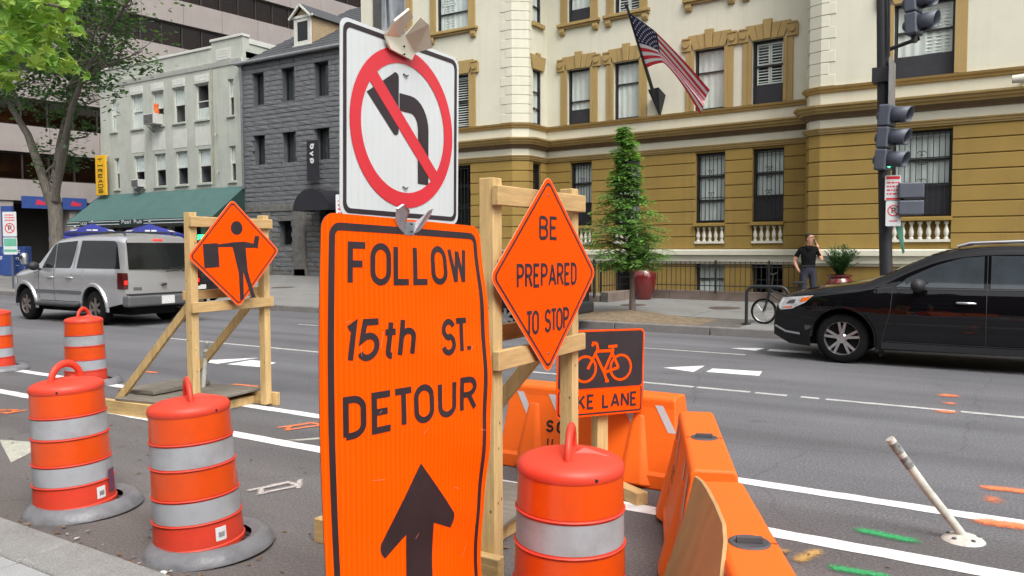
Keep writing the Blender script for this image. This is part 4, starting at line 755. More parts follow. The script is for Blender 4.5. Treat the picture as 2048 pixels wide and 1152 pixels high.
# ---------------------------------------------------------------- office block behind
ob = thing('office_block', 'long pinkish concrete office block with dark ribbon windows behind the pub', 'building', (-52.4, 24.6, .4), world=True)
ad = radians(5.5); FO = frame((-52.4, 24.6), (sin(ad), cos(ad)))
for k in range(8):
    zb = 7.72+3.36*k if k else 7.72
    if k == 0: sp = (4.72, 6.02)
    z0, z1 = (4.72, 6.02) if k == 0 else (7.72+3.36*(k-1), 9.36+3.36*(k-1))
    for j in range(-6, 18):
        p = MB().box(j*3.1+.012, (j+1)*3.1-.012, -.5, .0, z0, z1, 0, FO).build('concrete_panel', M['conc'], ob)
    MB().box(-18.6, 55.8, -.6, -.35, z1, z1+1.72, 0, FO).build('glazing', GLD, ob)
    mb = MB()
    for j in range(-12, 37): mb.box(j*1.55-.05, j*1.55+.05, -.36, -.27, z1, z1+1.72, 0, FO)
    mb.box(-18.6, 55.8, -.36, -.25, z1, z1+.07, 0, FO); mb.box(-18.6, 55.8, -.36, -.25, z1+1.6, z1+1.72, 0, FO); mb.build('mullion', M['mull'], ob)
    MB().box(-18.6, 55.8, -3.2, -3.0, z1, z1+1.72, 0, FO).build('interior', M['offroom'], ob); mb = MB()
    for j in range(-6, 18):
        if random.random() < .5: a = j*3.1+random.uniform(.3, 1); mb.box(a, a+random.uniform(.6, 1.4), -1.2, -.9, z1+random.choice((0, .5)), z1+random.choice((.7, 1.6)), 0, FO)
    mb.build('interior_blind', M['siding'], ob)
for j in range(-4, 6): MB().box(j*4.2, j*4.2+.9, -1.2, -.1, .1, 4.7, 0, FO).build('column', M['conc'], ob)
MB().box(-18.6, 55, -3.2, -2.4, .1, 4.72, 0, FO).build('shop_front', M['mull'], ob); MB().box(-18.6, 55, -2.4, -.2, 4.6, 4.7, 0, FO).build('soffit', M['room'], ob)
mb = MB(); mb.box(-18.6, 55, -14, -3.3, .1, 32, 0, FO); mb.build('core', M['conc'], ob)
for a, b, lt in ((1.3, 3.4, 0), (3.7, 5.2, 1)):
    bs = thing('bank_banner', 'blue fascia banner with red emblem left of the tree trunk' if not lt else 'blue fascia banner with red emblem right of the tree trunk', 'banner', FO(a, .1, 4.2), group='blue banners on the office front', world=True)
    MB().box(a, b, .06, .14, 4.25, 5.0, 0, FO).build('panel', M['bluebox'], bs); mb = MB()
    for q in range(4): mb.add([FO((a+b)/2-.28+q*.15+.05*k2, .145+.001*q, 4.48+k1*(.32-.05*q)) for k1, k2 in ((0, 0), (0, 3), (1, 5), (1, 2))], [(0, 1, 2, 3)])
    mb.build('emblem', M['red'], bs)
# ================================================================ vehicles: local x from nose (0) to tail (L), near side is -y
def lerp(pts, x):
    if x <= pts[0][0]: return pts[0][1]
    for (a, p), (b, q) in zip(pts, pts[1:]):
        if x <= b: t = (x-a)/(b-a); return p+(q-p)*t
    return pts[-1][1]
def smoothpts(pts, n=3):
    for _ in range(n):
        out = [pts[0]]
        for a, b in zip(pts, pts[1:]): out += [(a[0]*.75+b[0]*.25, a[1]*.75+b[1]*.25), (a[0]*.25+b[0]*.75, a[1]*.25+b[1]*.75)]
        pts = out+[pts[-1]]
    return pts
class Car:
    def __init__(s, **k):
        s.__dict__.update(k); s.top = smoothpts(s.top, 2)
    def hw(s, x):
        f = min(1, x/s.nose); r = min(1, (s.L-x)/s.tail)
        return s.W*(1-s.nk*(1-f)**2.2)*(1-s.tk*(1-r)**2.2)
    def zt(s, x): return lerp(s.top, x)
    def zb(s, x):
        z = lerp(s.bot, x)
        for xa, R in s.arch:
            if abs(x-xa) < R: z = max(z, s.wz+sqrt(max(0, R*R-(x-xa)**2)))
        return z
    def y(s, x, z):
        b = s.belt; h = s.hw(x)
        k = getattr(s, 'shin', .012)
        if z < b: return h*(1-.05*((b-.25-z)/.6)**2 if z < b-.25 else 1-k*((z-b+.25)/.25)**1.5)
        return h*(1-k)-(z-b)*s.tum-.02*min(1, (z-b)/.1)
    def sh(s, x, z):                      # rake of the tail
        k = max(0, (x-s.L+s.rk)/s.rk); return x+k*lerp(s.rake, z)
    def section(s, x):
        zb, zt = s.zb(x), s.zt(x); r = min(s.rr, (zt-zb)*.4); pts = []
        nz = 13
        for i in range(nz+1):
            z = zb+(zt-r-zb)*i/nz; pts.append((s.y(x, z), z))
        ys = pts[-1][0]
        for i in range(1, 6):
            a = pi/2*i/5; pts.append((ys-r*1.25*(1-cos(a)), zt-r+r*sin(a)))
        yi = pts[-1][0]
        for i in range(1, 5): y = yi*(1-i/4); pts.append((y, zt+s.crown*(1-(y/yi)**2)))
        return pts
    def body(s, mats, root, name='body'):
        xs = {s.L*i/60 for i in range(61)} | {.02, .05, s.L-.02, s.L-.05}
        for xa, R in s.arch: xs |= {xa+R*cos(pi*i/18) for i in range(19)} | {xa-R-.004, xa+R+.004}
        xs = sorted(x for x in xs if 0 <= x <= s.L); mb = MB(); vs = []
        for x in xs:
            p = s.section(x); full = [(-y, z) for y, z in p]+[(y, z) for y, z in p[:-1]][::-1]
            vs += [(s.sh(x, z), y, z) for y, z in full]
        n = len(full)
        mb.add(vs, [(i*n+j, i*n+j+1, (i+1)*n+j+1, (i+1)*n+j) for i in range(len(xs)-1) for j in range(n-1)]+[tuple(range(n))[::-1], tuple(range((len(xs)-1)*n, len(xs)*n))])
        return mb.build(name, mats, root, smooth=38)
    def patch(s, poly, side=-1, off=.004, nx=16, nz=5):
        x0, x1 = min(p[0] for p in poly), max(p[0] for p in poly); mb = MB(); cols = []
        for i in range(nx+1):
            x = min(max(x0+(x1-x0)*i/nx, x0+1e-4), x1-1e-4); zs = []
            for a, b in zip(poly, poly[1:]+poly[:1]):
                if (a[0]-x)*(b[0]-x) <= 0 and a[0] != b[0]: zs.append(a[1]+(b[1]-a[1])*(x-a[0])/(b[0]-a[0]))
            if len(zs) >= 2: cols.append((x, min(zs), max(zs)))
        return mb.grid(lambda c, t: (s.sh(cols[c][0], cols[c][1]+(cols[c][2]-cols[c][1])*t), side*(s.y(cols[c][0], cols[c][1]+(cols[c][2]-cols[c][1])*t)+off), cols[c][1]+(cols[c][2]-cols[c][1])*t), range(len(cols)), [j/nz for j in range(nz+1)])
    def line(s, pl, side=-1, w=.008, off=.005, mb=None):
        mb = mb or MB(); q = subdiv(pl, .08); stroke(mb, q, w, lambda x, z, l: (s.sh(x, z), side*(s.y(x, z)+off), z)); return mb
    def roofpatch(s, x0, x1, f0, f1, off=.005, nx=14, ny=10):
        def P(x, t):
            p = s.section(x); yi = p[-5][0]; f = (f0+(f1-f0)*(x-x0)/(x1-x0)); y = yi*f*t
            e = .01; dz = (s.zt(x+e)-s.zt(x-e))/(2*e); k = off/sqrt(1+dz*dz)
            return (x-dz*k, y, s.zt(x)+s.crown*(1-(y/yi)**2)+k)
        return MB().grid(P, [x0+(x1-x0)*i/nx for i in range(nx+1)], [-1+2*j/ny for j in range(ny+1)])
    def tailpatch(s, y0, y1, z0, z1, off=.006, k=0.0):
        return MB().grid(lambda y, z: (s.sh(s.L, z)+off-abs(y)*k, y*(1-.09*max(0, (z-s.belt))), z), [y0+(y1-y0)*i/6 for i in range(7)], [z0+(z1-z0)*i/5 for i in range(6)])
def wheel(root, x, y, z, R, wd, rimr, spokes, rim_m, side, double=False):
    t = MB(); w = wd/2
    t.lathe([(rimr-.02, -w), (R-.05, -w), (R-.015, -w*.8), (R, -w*.5), (R, w*.5), (R-.015, w*.8), (R-.05, w), (rimr-.01, w), (rimr-.03, w*.4)], 40, (x, y, z), axis='y')
    wh = t.build('wheel', M['tyre'], root, smooth=40)
    s_ = side; f = lambda d: y+s_*d
    mb = MB(); mb.lathe([(rimr-.002, s_*w*.98), (rimr-.022, s_*w*1.0), (rimr-.03, s_*w*.7), (rimr-.035, s_*w*.2)], 40, (x, y, z), axis='y')
    for k in range(spokes):
        for dd in ((-.19, .19) if double else (0,)):
            a = 2*pi*k/spokes+pi/2+dd; a0 = 2*pi*k/spokes+pi/2+dd*.5
            p, q = (x+.05*cos(a0), f(w*.86), z+.05*sin(a0)), (x+(rimr-.02)*cos(a), f(w*.78), z+(rimr-.02)*sin(a))
            mb.bar(p, q, .036 if double else .06, .03, (0, 1, 0))
    mb.lathe([(0, s_*w*.95), (.05, s_*w*.95), (.07, s_*w*.8), (.07, s_*w*.5)], 20, (x, y, z), axis='y')
    mb.build('rim', rim_m, wh, smooth=35)
    MB().lathe([(0, s_*w*.3), (rimr-.03, s_*w*.3)], 24, (x, y, z), axis='y').build('brake_disc', M['under'], wh)
def handle(car, root, x, z, m, side=-1, L=.2):
    y = car.y(x, z)+.03; MB().tube([(x-L/2, side*(y-.035), z), (x-L/2+.02, side*y, z+.004), (x+L/2-.02, side*y, z), (x+L/2, side*(y-.035), z-.005)], .017, 8).build('door_handle', m, root, smooth=50)
def arch_trim(car, root, xa, R, m, side=-1, wd=.075):
    mb = MB(); n = 22; rows = []
    for k, (dr, off) in enumerate(((.0, .0), (.0, .035), (wd*.7, .035), (wd, .0))):
        rows.append([(xa+(R+dr)*cos(pi*i/n), car.wz+(R+dr)*sin(pi*i/n), off) for i in range(-1, n+2)])
    pts = [(x, side*(car.y(x, max(z, .3))+o), z) for r in rows for x, z, o in r]; c = n+3
    mb.add(pts, [(r*c+i, r*c+i+1, (r+1)*c+i+1, (r+1)*c+i) for r in range(3) for i in range(c-1)]); mb.build('wheel_arch_trim', m, root, smooth=50)
def mirror(car, root, x, z, m, side=-1):
    y = car.y(x, z); mb = MB(); mb.tube([(x, side*(y-.02), z-.04), (x+.02, side*(y+.1), z-.01)], .03, 8); mb.ball((x+.03, side*(y+.17), z+.04), .115, 14, 10, 0, (.8, 1.1, .85)); mb.build('wing_mirror', m, root, smooth=60)
def under(car, root):
    MB().box(.35, car.L-.35, -car.W+.44, car.W-.44, .22, .84).build('chassis', M['under'], root)
    for xa, R in car.arch:
        for s in (-1, 1): mb = MB(); mb.grid(lambda a, t: (xa+R*cos(a), s*(car.W-.42+.415*t), car.wz+R*sin(a)), [pi*i/12 for i in range(13)], [0, 1]); mb.build('wheel_well', M['under'], root)
# ---------------------------------------------------------------- silver SUV seen from behind and to its side
c = Car(L=4.9, W=.97, nose=.75, nk=.2, tail=.3, tk=.06, wz=.37, belt=1.14, tum=.16, rr=.13, crown=.035, rk=.9, rake=[(.4, 0), (1.1, -.02), (1.9, -.2)],
        top=[(0, .85), (.03, 1.0), (.25, 1.09), (1.15, 1.2), (1.35, 1.26), (1.95, 1.76), (2.2, 1.86), (3.4, 1.93), (4.6, 1.9), (4.9, 1.84)], bot=[(0, .42), (.4, .38), (4.3, .4), (4.9, .5)], arch=[(.87, .46), (3.78, .46)])
sv = thing('silver_suv', 'silver sport utility vehicle with lit brake lights driving away to the left', 'car', (-21.12, 11.02, 0), group='moving cars'); sv.scale = (1, 1, 1.055)
c.body(M['silver'], sv); under(c, sv)
for xa in (.87, 3.78):
    for s in (-1, 1): wheel(sv, xa, s*(.97-.15), .37, .37, .25, .24, 6, M['alloyd'], s)
    arch_trim(c, sv, xa, .46, M['silver']); arch_trim(c, sv, xa, .46, M['silver'], 1)
for s in (-1, 1):
    for nm, po in (('front_door_window', [(1.62, 1.2), (1.66, 1.26), (2.03, 1.69), (2.14, 1.74), (2.14, 1.2)]), ('rear_door_window', [(2.19, 1.2), (2.19, 1.75), (3.0, 1.79), (2.93, 1.45), (2.82, 1.2)]), ('quarter_window', [(3.08, 1.2), (3.12, 1.795), (4.66, 1.775), (4.78, 1.2)])):
        c.patch(po, s, .004).build(nm, M['carglass'], sv, smooth=60)
    mb = MB()
    for pl in ([(1.5, 1.15), (1.5, .5)], [(2.17, 1.74), (2.17, .48)], [(3.02, 1.7), (2.95, 1.2), (2.9, 1.05), (2.95, .95)], [(1.55, .48), (3.2, .48)], [(1.3, 1.08), (1.5, 1.13)]): c.line(pl, s, .011, .003, mb)
    mb.build('door_seam', M['trim'], sv)
    mb = MB(); c.line([(1.36, .68), (3.28, .68)], s, .075, .012, mb); mb.build('side_moulding', M['silverd'], sv)
    c.patch([(.15, .5), (.15, .6), (4.85, .62), (4.85, .5)], s, .002).build('lower_cladding', M['silverd'], sv, smooth=60) if False else None
    mb = MB(); mb.tube([(1.4, s*.98, .42), (1.5, s*1.04, .4), (3.15, s*1.04, .4), (3.25, s*.98, .42)], .035, 8); mb.build('running_board', M['trim'], sv, smooth=50)
    handle(c, sv, 2.02, 1.0, M['silver'], s, .24); handle(c, sv, 2.82, 1.0, M['silver'], s, .24); mirror(c, sv, 1.55, 1.2, M['trim'], s)
    mb = MB(); mb.tube([(2.1, s*.62, 1.93), (2.2, s*.62, 1.97), (4.4, s*.62, 1.96), (4.5, s*.62, 1.9)], .016, 6); mb.build('roof_rail', M['trim'], sv, smooth=50)
    x0 = 4.72; c.patch([(x0, .79), (x0, 1.12), (4.895, 1.12), (4.895, .79)], s, .012, 6, 4).build('tail_lamp', M['lamp_r'], sv)
    c.tailpatch(min(s*.84, s*.965), max(s*.84, s*.965), .79, 1.12, .012).build('tail_lamp', M['lamp_r'], sv)
    c.tailpatch(min(s*.86, s*.93), max(s*.86, s*.93), .88, .96, .018).build('brake_light', M['brake'], sv)
    c.patch([(.12, .78), (.12, .95), (.5, .97), (.5, .8)], s, .006, 6, 3).build('headlamp', M['lamp_c'], sv)
mb = MB()
for x in (2.5, 4.2): mb.tube([(x, -.62, 1.97), (x, .62, 1.97)], .014, 6)
mb.build('roof_rack', M['trim'], sv); c.roofpatch(1.38, 1.93, .93, .86).build('windscreen', M['wsglass'], sv, smooth=60)
c.tailpatch(-.8, .8, 1.19, 1.74).build('rear_window', M['carglass'], sv, smooth=60); c.tailpatch(-.13, .13, 1.785, 1.815, .01).build('high_brake_light', M['brake'], sv)
mb = MB()
for y in (-.8, .8): mb.add([(c.sh(c.L, z)+.005, y*(1-.09*max(0, z-1.14))+d, z) for z, d in ((.62, 0), (1.78, 0), (1.78, .012), (.62, .012))], [(0, 1, 2, 3)])
mb.build('tailgate_seam', M['trim'], sv)
bp = MB(); bp.box(4.82, 5.06, -.95, .95, .42, .66); bp.build('rear_bumper', M['silverd'], sv, bevel=.05, segs=3); MB().box(4.8, 5.04, -.88, .88, .655, .69).build('bumper_step', M['trim'], sv)
lp = MB().box(5.062, 5.07, -.16, .16, .46, .63).build('number_plate', M['plate'], sv)
MB().tube([(4.915, -.05, .86), (4.95, .0, .87), (4.915, .05, .86)], .03, 8).build('tailgate_handle', M['trim'], sv)
mb = MB(); mb.bar((4.93, .05, 1.13), (4.9, .5, 1.16), .02, .02); mb.ball((4.93, .5, 1.15), .035); mb.bar((4.95, .15, 1.2), (4.93, .55, 1.23), .012, .012); mb.build('rear_wiper', M['trim'], sv)
MB().tube([(4.5, .55, .36), (5.0, .58, .34)], .03, 8).build('exhaust', M['alloyd'], sv)
for y in (-.5, ): c.tailpatch(-.72, -.52, .76, .82, .008).build('emblem', M['chrome'], sv)
# ---------------------------------------------------------------- black crossover on the right
c = Car(shin=.05, L=4.95, W=.98, nose=1.1, nk=.26, tail=.4, tk=.1, wz=.365, belt=1.08, tum=.2, rr=.13, crown=.03, rk=.8, rake=[(.4, 0), (1.1, -.02), (1.8, -.25)],
        top=[(0, .62), (.02, .82), (.1, .93), (.4, 1.03), (1.0, 1.13), (1.3, 1.17), (1.5, 1.25), (2.1, 1.56), (2.5, 1.67), (3.1, 1.71), (4.4, 1.66), (4.95, 1.5)], bot=[(0, .36), (.25, .24), (.6, .22), (4.4, .26), (4.95, .4)], arch=[(1.02, .44), (3.9, .44)])
pf = thing('black_suv', 'glossy black crossover with chrome door handles driving in from the right', 'car', (-3.17, 13.28, 0), group='moving cars')
c.body(M['blackp'], pf); under(c, pf)
for xa in (1.02, 3.9):
    for s in (-1, 1): wheel(pf, xa, s*(.96-.14), .365, .365, .24, .262, 5, M['alloy'], s, True)
for s in (-1, 1):
    for nm, po in (('front_door_window', [(1.72, 1.13), (1.86, 1.26), (2.2, 1.43), (2.5, 1.53), (2.78, 1.56), (2.78, 1.13)]), ('rear_door_window', [(2.86, 1.13), (2.86, 1.565), (3.7, 1.56), (3.82, 1.17), (3.8, 1.13)]), ('quarter_window', [(3.9, 1.16), (3.8, 1.54), (4.3, 1.5), (4.6, 1.3), (4.55, 1.18)])):
        c.patch(po, s, .004).build(nm, M['carglass2'], pf, smooth=60)
    mb = MB()
    for pl in ([(1.68, 1.12), (1.66, .8), (1.55, .34)], [(2.82, 1.57), (2.82, .32)], [(3.84, 1.2), (3.75, .85), (3.5, .55), (3.4, .32)], [(1.55, .34), (3.4, .33)], [(.55, 1.0), (1.68, 1.12)]): c.line(pl, s, .009, .003, mb)
    mb.build('door_seam', M['trim'], pf)
    mb = MB(); c.line([(1.55, .3), (3.42, .3)], s, .09, .014, mb); mb.build('sill_moulding', M['darkp'], pf); mb = MB(); c.line([(1.6, .36), (3.42, .36)], s, .012, .018, mb); mb.build('chrome_strip', M['darkp'], pf)
    mb = MB(); c.line([(1.74, 1.105), (3.84, 1.12)], s, .014, .007, mb); mb.build('window_trim', M['chrome'] if False else M['trim'], pf)
    handle(c, pf, 2.58, .93, M['chrome'], s, .22); handle(c, pf, 3.6, .96, M['chrome'], s, .22); mirror(c, pf, 1.98, 1.12, M['trim'], s)
    arch_trim(c, pf, 1.02, .44, M['blackp'], s, .03); arch_trim(c, pf, 3.9, .44, M['blackp'], s, .03)
    hl = c.patch([(.1, .74), (.07, .82), (.15, .93), (.62, .98), (.5, .87), (.3, .77)], s, .008, 14, 4).build('headlamp', M['lamp_c'], pf, smooth=60)
    c.patch([(.42, .875), (.44, .935), (.59, .965), (.52, .89)], s, .012, 8, 3).build('indicator', M['lamp_o'], hl); c.patch([(.14, .77), (.16, .79), (.3, .81), (.3, .785)], s, .012, 8, 2).build('marker', M['lamp_o'], hl)
    c.patch([(.09, .76), (.09, .82), (.15, .91), (.18, .91), (.14, .83), (.13, .77)], s, .011, 8, 3).build('lamp_trim', M['lwhite'], hl); c.patch([(.2, .84), (.26, .9), (.36, .91), (.34, .85)], s, .011, 6, 3).build('lamp_bowl', M['capd'], hl)
    mb = MB(); c.line([(.02, .5), (.2, .42), (.42, .4)], s, .03, .012, mb); mb.build('fog_lamp_trim', M['chrome'], pf)
    mb = MB(); mb.tube([(2.45, s*.66, 1.69), (2.6, s*.66, 1.735), (3.2, s*.66, 1.755), (4.2, s*.66, 1.72), (4.3, s*.66, 1.68)], .024, 8); mb.build('roof_rail', M['chrome'], pf, smooth=50)
    MB().box(1.5, 1.54, s*.72-.09, s*.72+.09, .12, .36).build('mud_flap', M['trim'], pf)
c.roofpatch(1.38, 2.3, .95, .9).build('windscreen', M['wsglass'], pf, smooth=60)
mb = MB()
for k in range(4): mb.box(-.012, .02, -.45+.02*k, .45-.02*k, .6+k*.055, .625+k*.055)
mb.build('grille', M['chrome'], pf)
# ---------------------------------------------------------------- dark cars at the far kerb
def darkcar(loc, label, m, gl):
    c = Car(L=4.6, W=.9, nose=.8, nk=.22, tail=.45, tk=.14, wz=.33, belt=.98, tum=.22, rr=.12, crown=.03, rk=.8, rake=[(.4, 0), (1.0, 0), (1.7, -.35)],
            top=[(0, .6), (.03, .78), (.3, .88), (1.1, .99), (1.3, 1.05), (1.95, 1.5), (2.3, 1.6), (3.6, 1.62), (4.3, 1.5), (4.6, 1.05)], bot=[(0, .3), (.3, .22), (4.2, .25), (4.6, .4)], arch=[(.85, .4), (3.6, .4)])
    r = thing('parked_car', label, 'car', loc, group='dark cars at the far kerb'); c.body(m, r); under(c, r)
    for xa in (.85, 3.6):
        for s in (-1, 1): wheel(r, xa, s*.77, .33, .33, .21, .21, 7, M['alloy'], s)
    for s in (-1, 1):
        for nm, po in (('front_door_window', [(1.55, 1.04), (2.0, 1.4), (2.3, 1.5), (2.5, 1.5), (2.5, 1.04)]), ('rear_door_window', [(2.58, 1.04), (2.58, 1.5), (3.4, 1.48), (3.5, 1.04)]), ('quarter_window', [(3.58, 1.06), (3.5, 1.46), (4.0, 1.4), (4.15, 1.1)])): c.patch(po, s, .004).build(nm, gl, r, smooth=60)
        c.tailpatch(min(s*.5, s*.82), max(s*.5, s*.82), .78, .95, .01).build('tail_lamp', M['lamp_r'], r); handle(c, r, 2.3, .9, m, s); handle(c, r, 3.3, .92, m, s); mirror(c, r, 1.75, 1.05, m, s)
    c.tailpatch(-.6, .6, 1.08, 1.5, .006).build('rear_window', gl, r, smooth=60); c.roofpatch(1.35, 1.95, .93, .88).build('windscreen', M['wsglass'], r, smooth=60)
    MB().box(4.55, 4.68, -.86, .86, .36, .6).build('rear_bumper', M['trim'], r, bevel=.05, segs=3); MB().box(4.682, 4.69, -.25, .25, .62, .74).build('number_plate', M['plate'], r)
    return r
darkcar((-12.05, 13.98, 0), 'dark charcoal car parked at the far kerb behind the prepare to stop sign', M['darkp'], M['carglass'])
darkcar((-23.2, 13.6, 0), 'dark car ahead of the silver vehicle, only its tail showing behind the flagger stand', M['darkp'], M['carglass'])
# ================================================================ trees and plants
def leafquads(mb, c, n, R, size, mats, flat=.75):
    for _ in range(n):
        d = Vector((random.gauss(0, 1), random.gauss(0, 1), random.gauss(0, flat))); p = Vector(c)+d*R*.55
        a = Vector((random.uniform(-1, 1), random.uniform(-1, 1), random.uniform(-.5, .3))).normalized(); b = a.cross(Vector((random.uniform(-.5, .5), random.uniform(-.5, .5), 1))).normalized()
        s = size*random.uniform(.6, 1.25)
        mb.add([p-a*s*.5, p+b*s*.33, p+a*s*.6, p-b*s*.33], [(0, 1, 2, 3)], random.choice(mats))
big = thing('street_tree', 'large multi stemmed tree with dark loose foliage on the far pavement', 'tree', (-31.9, 17.0, .18), group=None, world=True)
tk, cr = MB(), MB()
B0 = Vector((-31.8, 17, .1)); FK = Vector((-31.9, 17, 4.2))
tk.tube([B0, B0+Vector((.05, 0, .5)), (-31.75, 17, 2.2), (-31.85, 17.05, 3.2), (-31.95, 17, 3.9)], [.42, .29, .25, .26, .26], 14)
limbs = [[(-32.0, 17, 3.4), (-32.45, 16.9, 4.6), (-33.2, 16.8, 6.2), (-34.3, 16.6, 7.6), (-35.7, 16.5, 9.1), (-36.6, 16.4, 10.8)], [(-31.85, 17, 3.7), (-31.5, 17.3, 5.6), (-31.1, 17.4, 7.4), (-30.8, 17.5, 9.2), (-30.4, 17.6, 11.2)],
         [(-31.65, 16.95, 3.6), (-31.0, 16.8, 4.9), (-29.6, 16.5, 6.7), (-28.4, 16.4, 8.0), (-26.6, 16.3, 9.3), (-25.0, 16.2, 10.2)], [(-32.0, 17.1, 4.3), (-32.4, 17.6, 6), (-32.6, 18.2, 8), (-33.2, 18.8, 10.2)], [(-31.2, 17.4, 7.0), (-29.8, 17.2, 8.6), (-28.6, 17.1, 10), (-27.6, 17.2, 11.4)], [(-28.6, 16.4, 7.8), (-27.8, 16.9, 8.3), (-26.3, 17.2, 8.6)], [(-33.6, 16.8, 7.2), (-33.9, 16.2, 9), (-33.6, 15.8, 11)]]
def jit(p, s): return Vector(p)+Vector((random.gauss(0, s), random.gauss(0, s), random.gauss(0, s)))
for li, l in enumerate(limbs):
    l = [Vector(p) for p in l]; n = len(l); r0_ = (.2, .17, .15, .14, .09, .07, .09)[li]
    tk.tube(l, [r0_*(1-.8*i/(n-1)) for i in range(n)], 9)
    for i in range(1, n):
        for q in range(5 if li not in (2, 5) else 4):
            s = l[i-1].lerp(l[i], random.random()); e = s+Vector((random.uniform(-1.5, 1.5), random.uniform(-1.4, 1.4), random.uniform(-.2, 1.3)))
            if s.z < 7.3 and random.random() < .88: continue
            m_ = jit(s.lerp(e, .5), .15); tk.tube([s, m_, e], [.045, .028, .012], 5)
            for _ in range(4): e2 = jit(e, .5); tk.tube([m_.lerp(e, random.random()), e2], [.014, .006], 4); leafquads(cr, e2, random.randint(26, 52) if li not in (2, 5) else random.randint(10, 24), random.uniform(.38, .62), .19, (0, 0, 0, 1))
for _ in range(70):
    leafquads(cr, (random.uniform(-37.5, -30.2), random.uniform(15.2, 19.5), random.uniform(8.2, 13)), 30, .6, .2, (0, 0, 1))
for z in (5.0, 5.6, 4.4): leafquads(cr, (-32.2, 16.6, z), 18, .35, .17, (0, 1))
tk.build('trunk', M['bark'], big, smooth=60); cr.build('crown', [M['leaf1'], M['leaf2']], big, recalc=False)
# young feathery tree in the pit
yt = thing('young_tree', 'young feathery conical tree in the pavement soil pit', 'tree', (-7.27, 16.5, .25), world=True)
t0 = Vector((-7.27, 16.52, .18)); tk, cr = MB(), MB()
tk.tube([t0, t0+Vector((-.0, 0, .5)), t0+Vector((-.03, 0, 1.2)), t0+Vector((-.08, 0, 2.2)), t0+Vector((-.12, 0, 3.2)), t0+Vector((-.25, 0, 4.2))], [.085, .06, .05, .04, .025, .006], 9)
cw = [(1.15, .4), (1.35, .85), (1.8, 1.1), (2.2, .98), (2.6, .78), (2.9, .52), (3.3, .42), (3.8, .38), (4.2, .26), (4.5, .1)]
lob = [random.uniform(.7, 1.25) for _ in range(40)]
for k in range(450):
    z = 1.3+3.15*random.random()**1.35; zz = z; a = random.uniform(0, 2*pi); R = lerp(cw, z)*random.uniform(.6, 1.05)*lob[int(a/6.3*5)+5*int((z-1.2)/.48)]; x0_ = -.07*(z-.2)/1.3-.02
    c0 = t0+Vector((x0_*.8, 0, z-.2-.1)); up_ = random.uniform(.12, .4)
    p = [c0, c0+Vector((cos(a)*R*.5, sin(a)*R*.5, R*up_*.7)), c0+Vector((cos(a)*R, sin(a)*R, R*up_*.6-.06))]
    tk.tube(p, [.009, .006, .003], 3, caps=False)
    for i in range(34):
        t = .12+.9*random.random()**.8; q = p[0].lerp(p[1], t*2) if t < .5 else p[1].lerp(p[2], min(1.05, t*2-1))
        q = q+Vector((random.gauss(0, .03), random.gauss(0, .03), random.gauss(0, .02))); b = a+random.choice((-1, 1))*random.uniform(.4, 1.2)
        d = Vector((cos(b), sin(b), random.uniform(-.5, .15)))*random.uniform(.07, .17); wv = Vector((-d.y, d.x, random.uniform(-.03, .03))).normalized()*random.uniform(.012, .026)
        cr.add([q, q+d*.5+wv, q+d, q+d*.5-wv], [(0, 1, 2, 3)], random.choice((0, 0, 1)))
tk.build('trunk', M['bark2'], yt, smooth=60); cr.build('crown', [M['leaf3'], M['leaf6']], yt, recalc=False)
# maple branch hanging in from the near pavement
mt = thing('maple_tree', 'maple with bright green lobed leaves reaching in over the near pavement', 'tree', (-12.2, .4, .15), world=True)
tk = MB(); tk.tube([(-12.2, .4, .1), (-12.15, .45, 1.4), (-12.0, .5, 2.6), (-11.9, .5, 4.5), (-11.8, .6, 6.5)], [.22, .18, .17, .12, .04], 12)
rr_, ff_ = Vector((.845, .534, 0)), Vector((-.534, .845, 0)); MB0 = Vector((-6.9, 3.3, 0))
arms = [[(-12, .5, 2.6), (-10, 1.6, 3.2), (-8.3, 2.6, 3.5), MB0+rr_*-.1+Vector((0, 0, 3.38)), MB0+rr_*.25+Vector((0, 0, 3.22))], [(-10, 1.6, 3.2), (-8.5, 2.4, 3.8), MB0+rr_*.0+Vector((0, 0, 3.75)), MB0+rr_*.5+Vector((0, 0, 3.62))], [(-11.9, .5, 4), (-9.5, 1.8, 4.6), (-7.5, 2.9, 4.3), MB0+rr_*.3+Vector((0, 0, 4.0))]]
for a in arms: tk.tube(a, [.06-.05*i/(len(a)-1) for i in range(len(a))], 6)
tk.build('trunk', M['bark'], mt, smooth=60)
lo_ = []
for k, (a, r) in enumerate(((-90, .1), (-75, .45), (-40, .5), (-20, .95), (5, .48), (25, .95), (48, .5), (62, .75), (75, .55), (90, 1.1))): lo_.append((r*cos(radians(a)), r*sin(radians(a))))
lo_ = lo_+[(-x, y) for x, y in lo_[1:-1][::-1]]
lms = []
for m_ in ('leaf4', 'leaf5'):
    for k in range(3):
        mb = MB(); ctr = (0, .1, .0); mb.add([ctr]+[(x*.06, y*.06+.02, .012*sin(5*x+k)-.016*(x*x+y*y)*(k+.5)) for x, y in lo_], [(0, 1+i, 1+(i+1) % len(lo_)) for i in range(len(lo_))])
        mb.v[0] = (0, .012, .004); lms.append(mb.mesh('leaf', M[m_], recalc=False))
spots = []
while len(spots) < 298:
    r = random.uniform(-.55, .62); z = random.uniform(3.0, 3.98); d = random.gauss(0, .28)
    lim = lerp([(3.0, .0), (3.1, .25), (3.17, .5), (3.24, .52), (3.3, .3), (3.38, .38), (3.46, .42), (3.55, .58), (3.66, .6), (3.75, .4), (3.98, .4)], z)
    if r > lim or (r < .02 and random.random() < .45): continue
    spots.append((MB0+rr_*r+ff_*d+Vector((0, 0, z))))
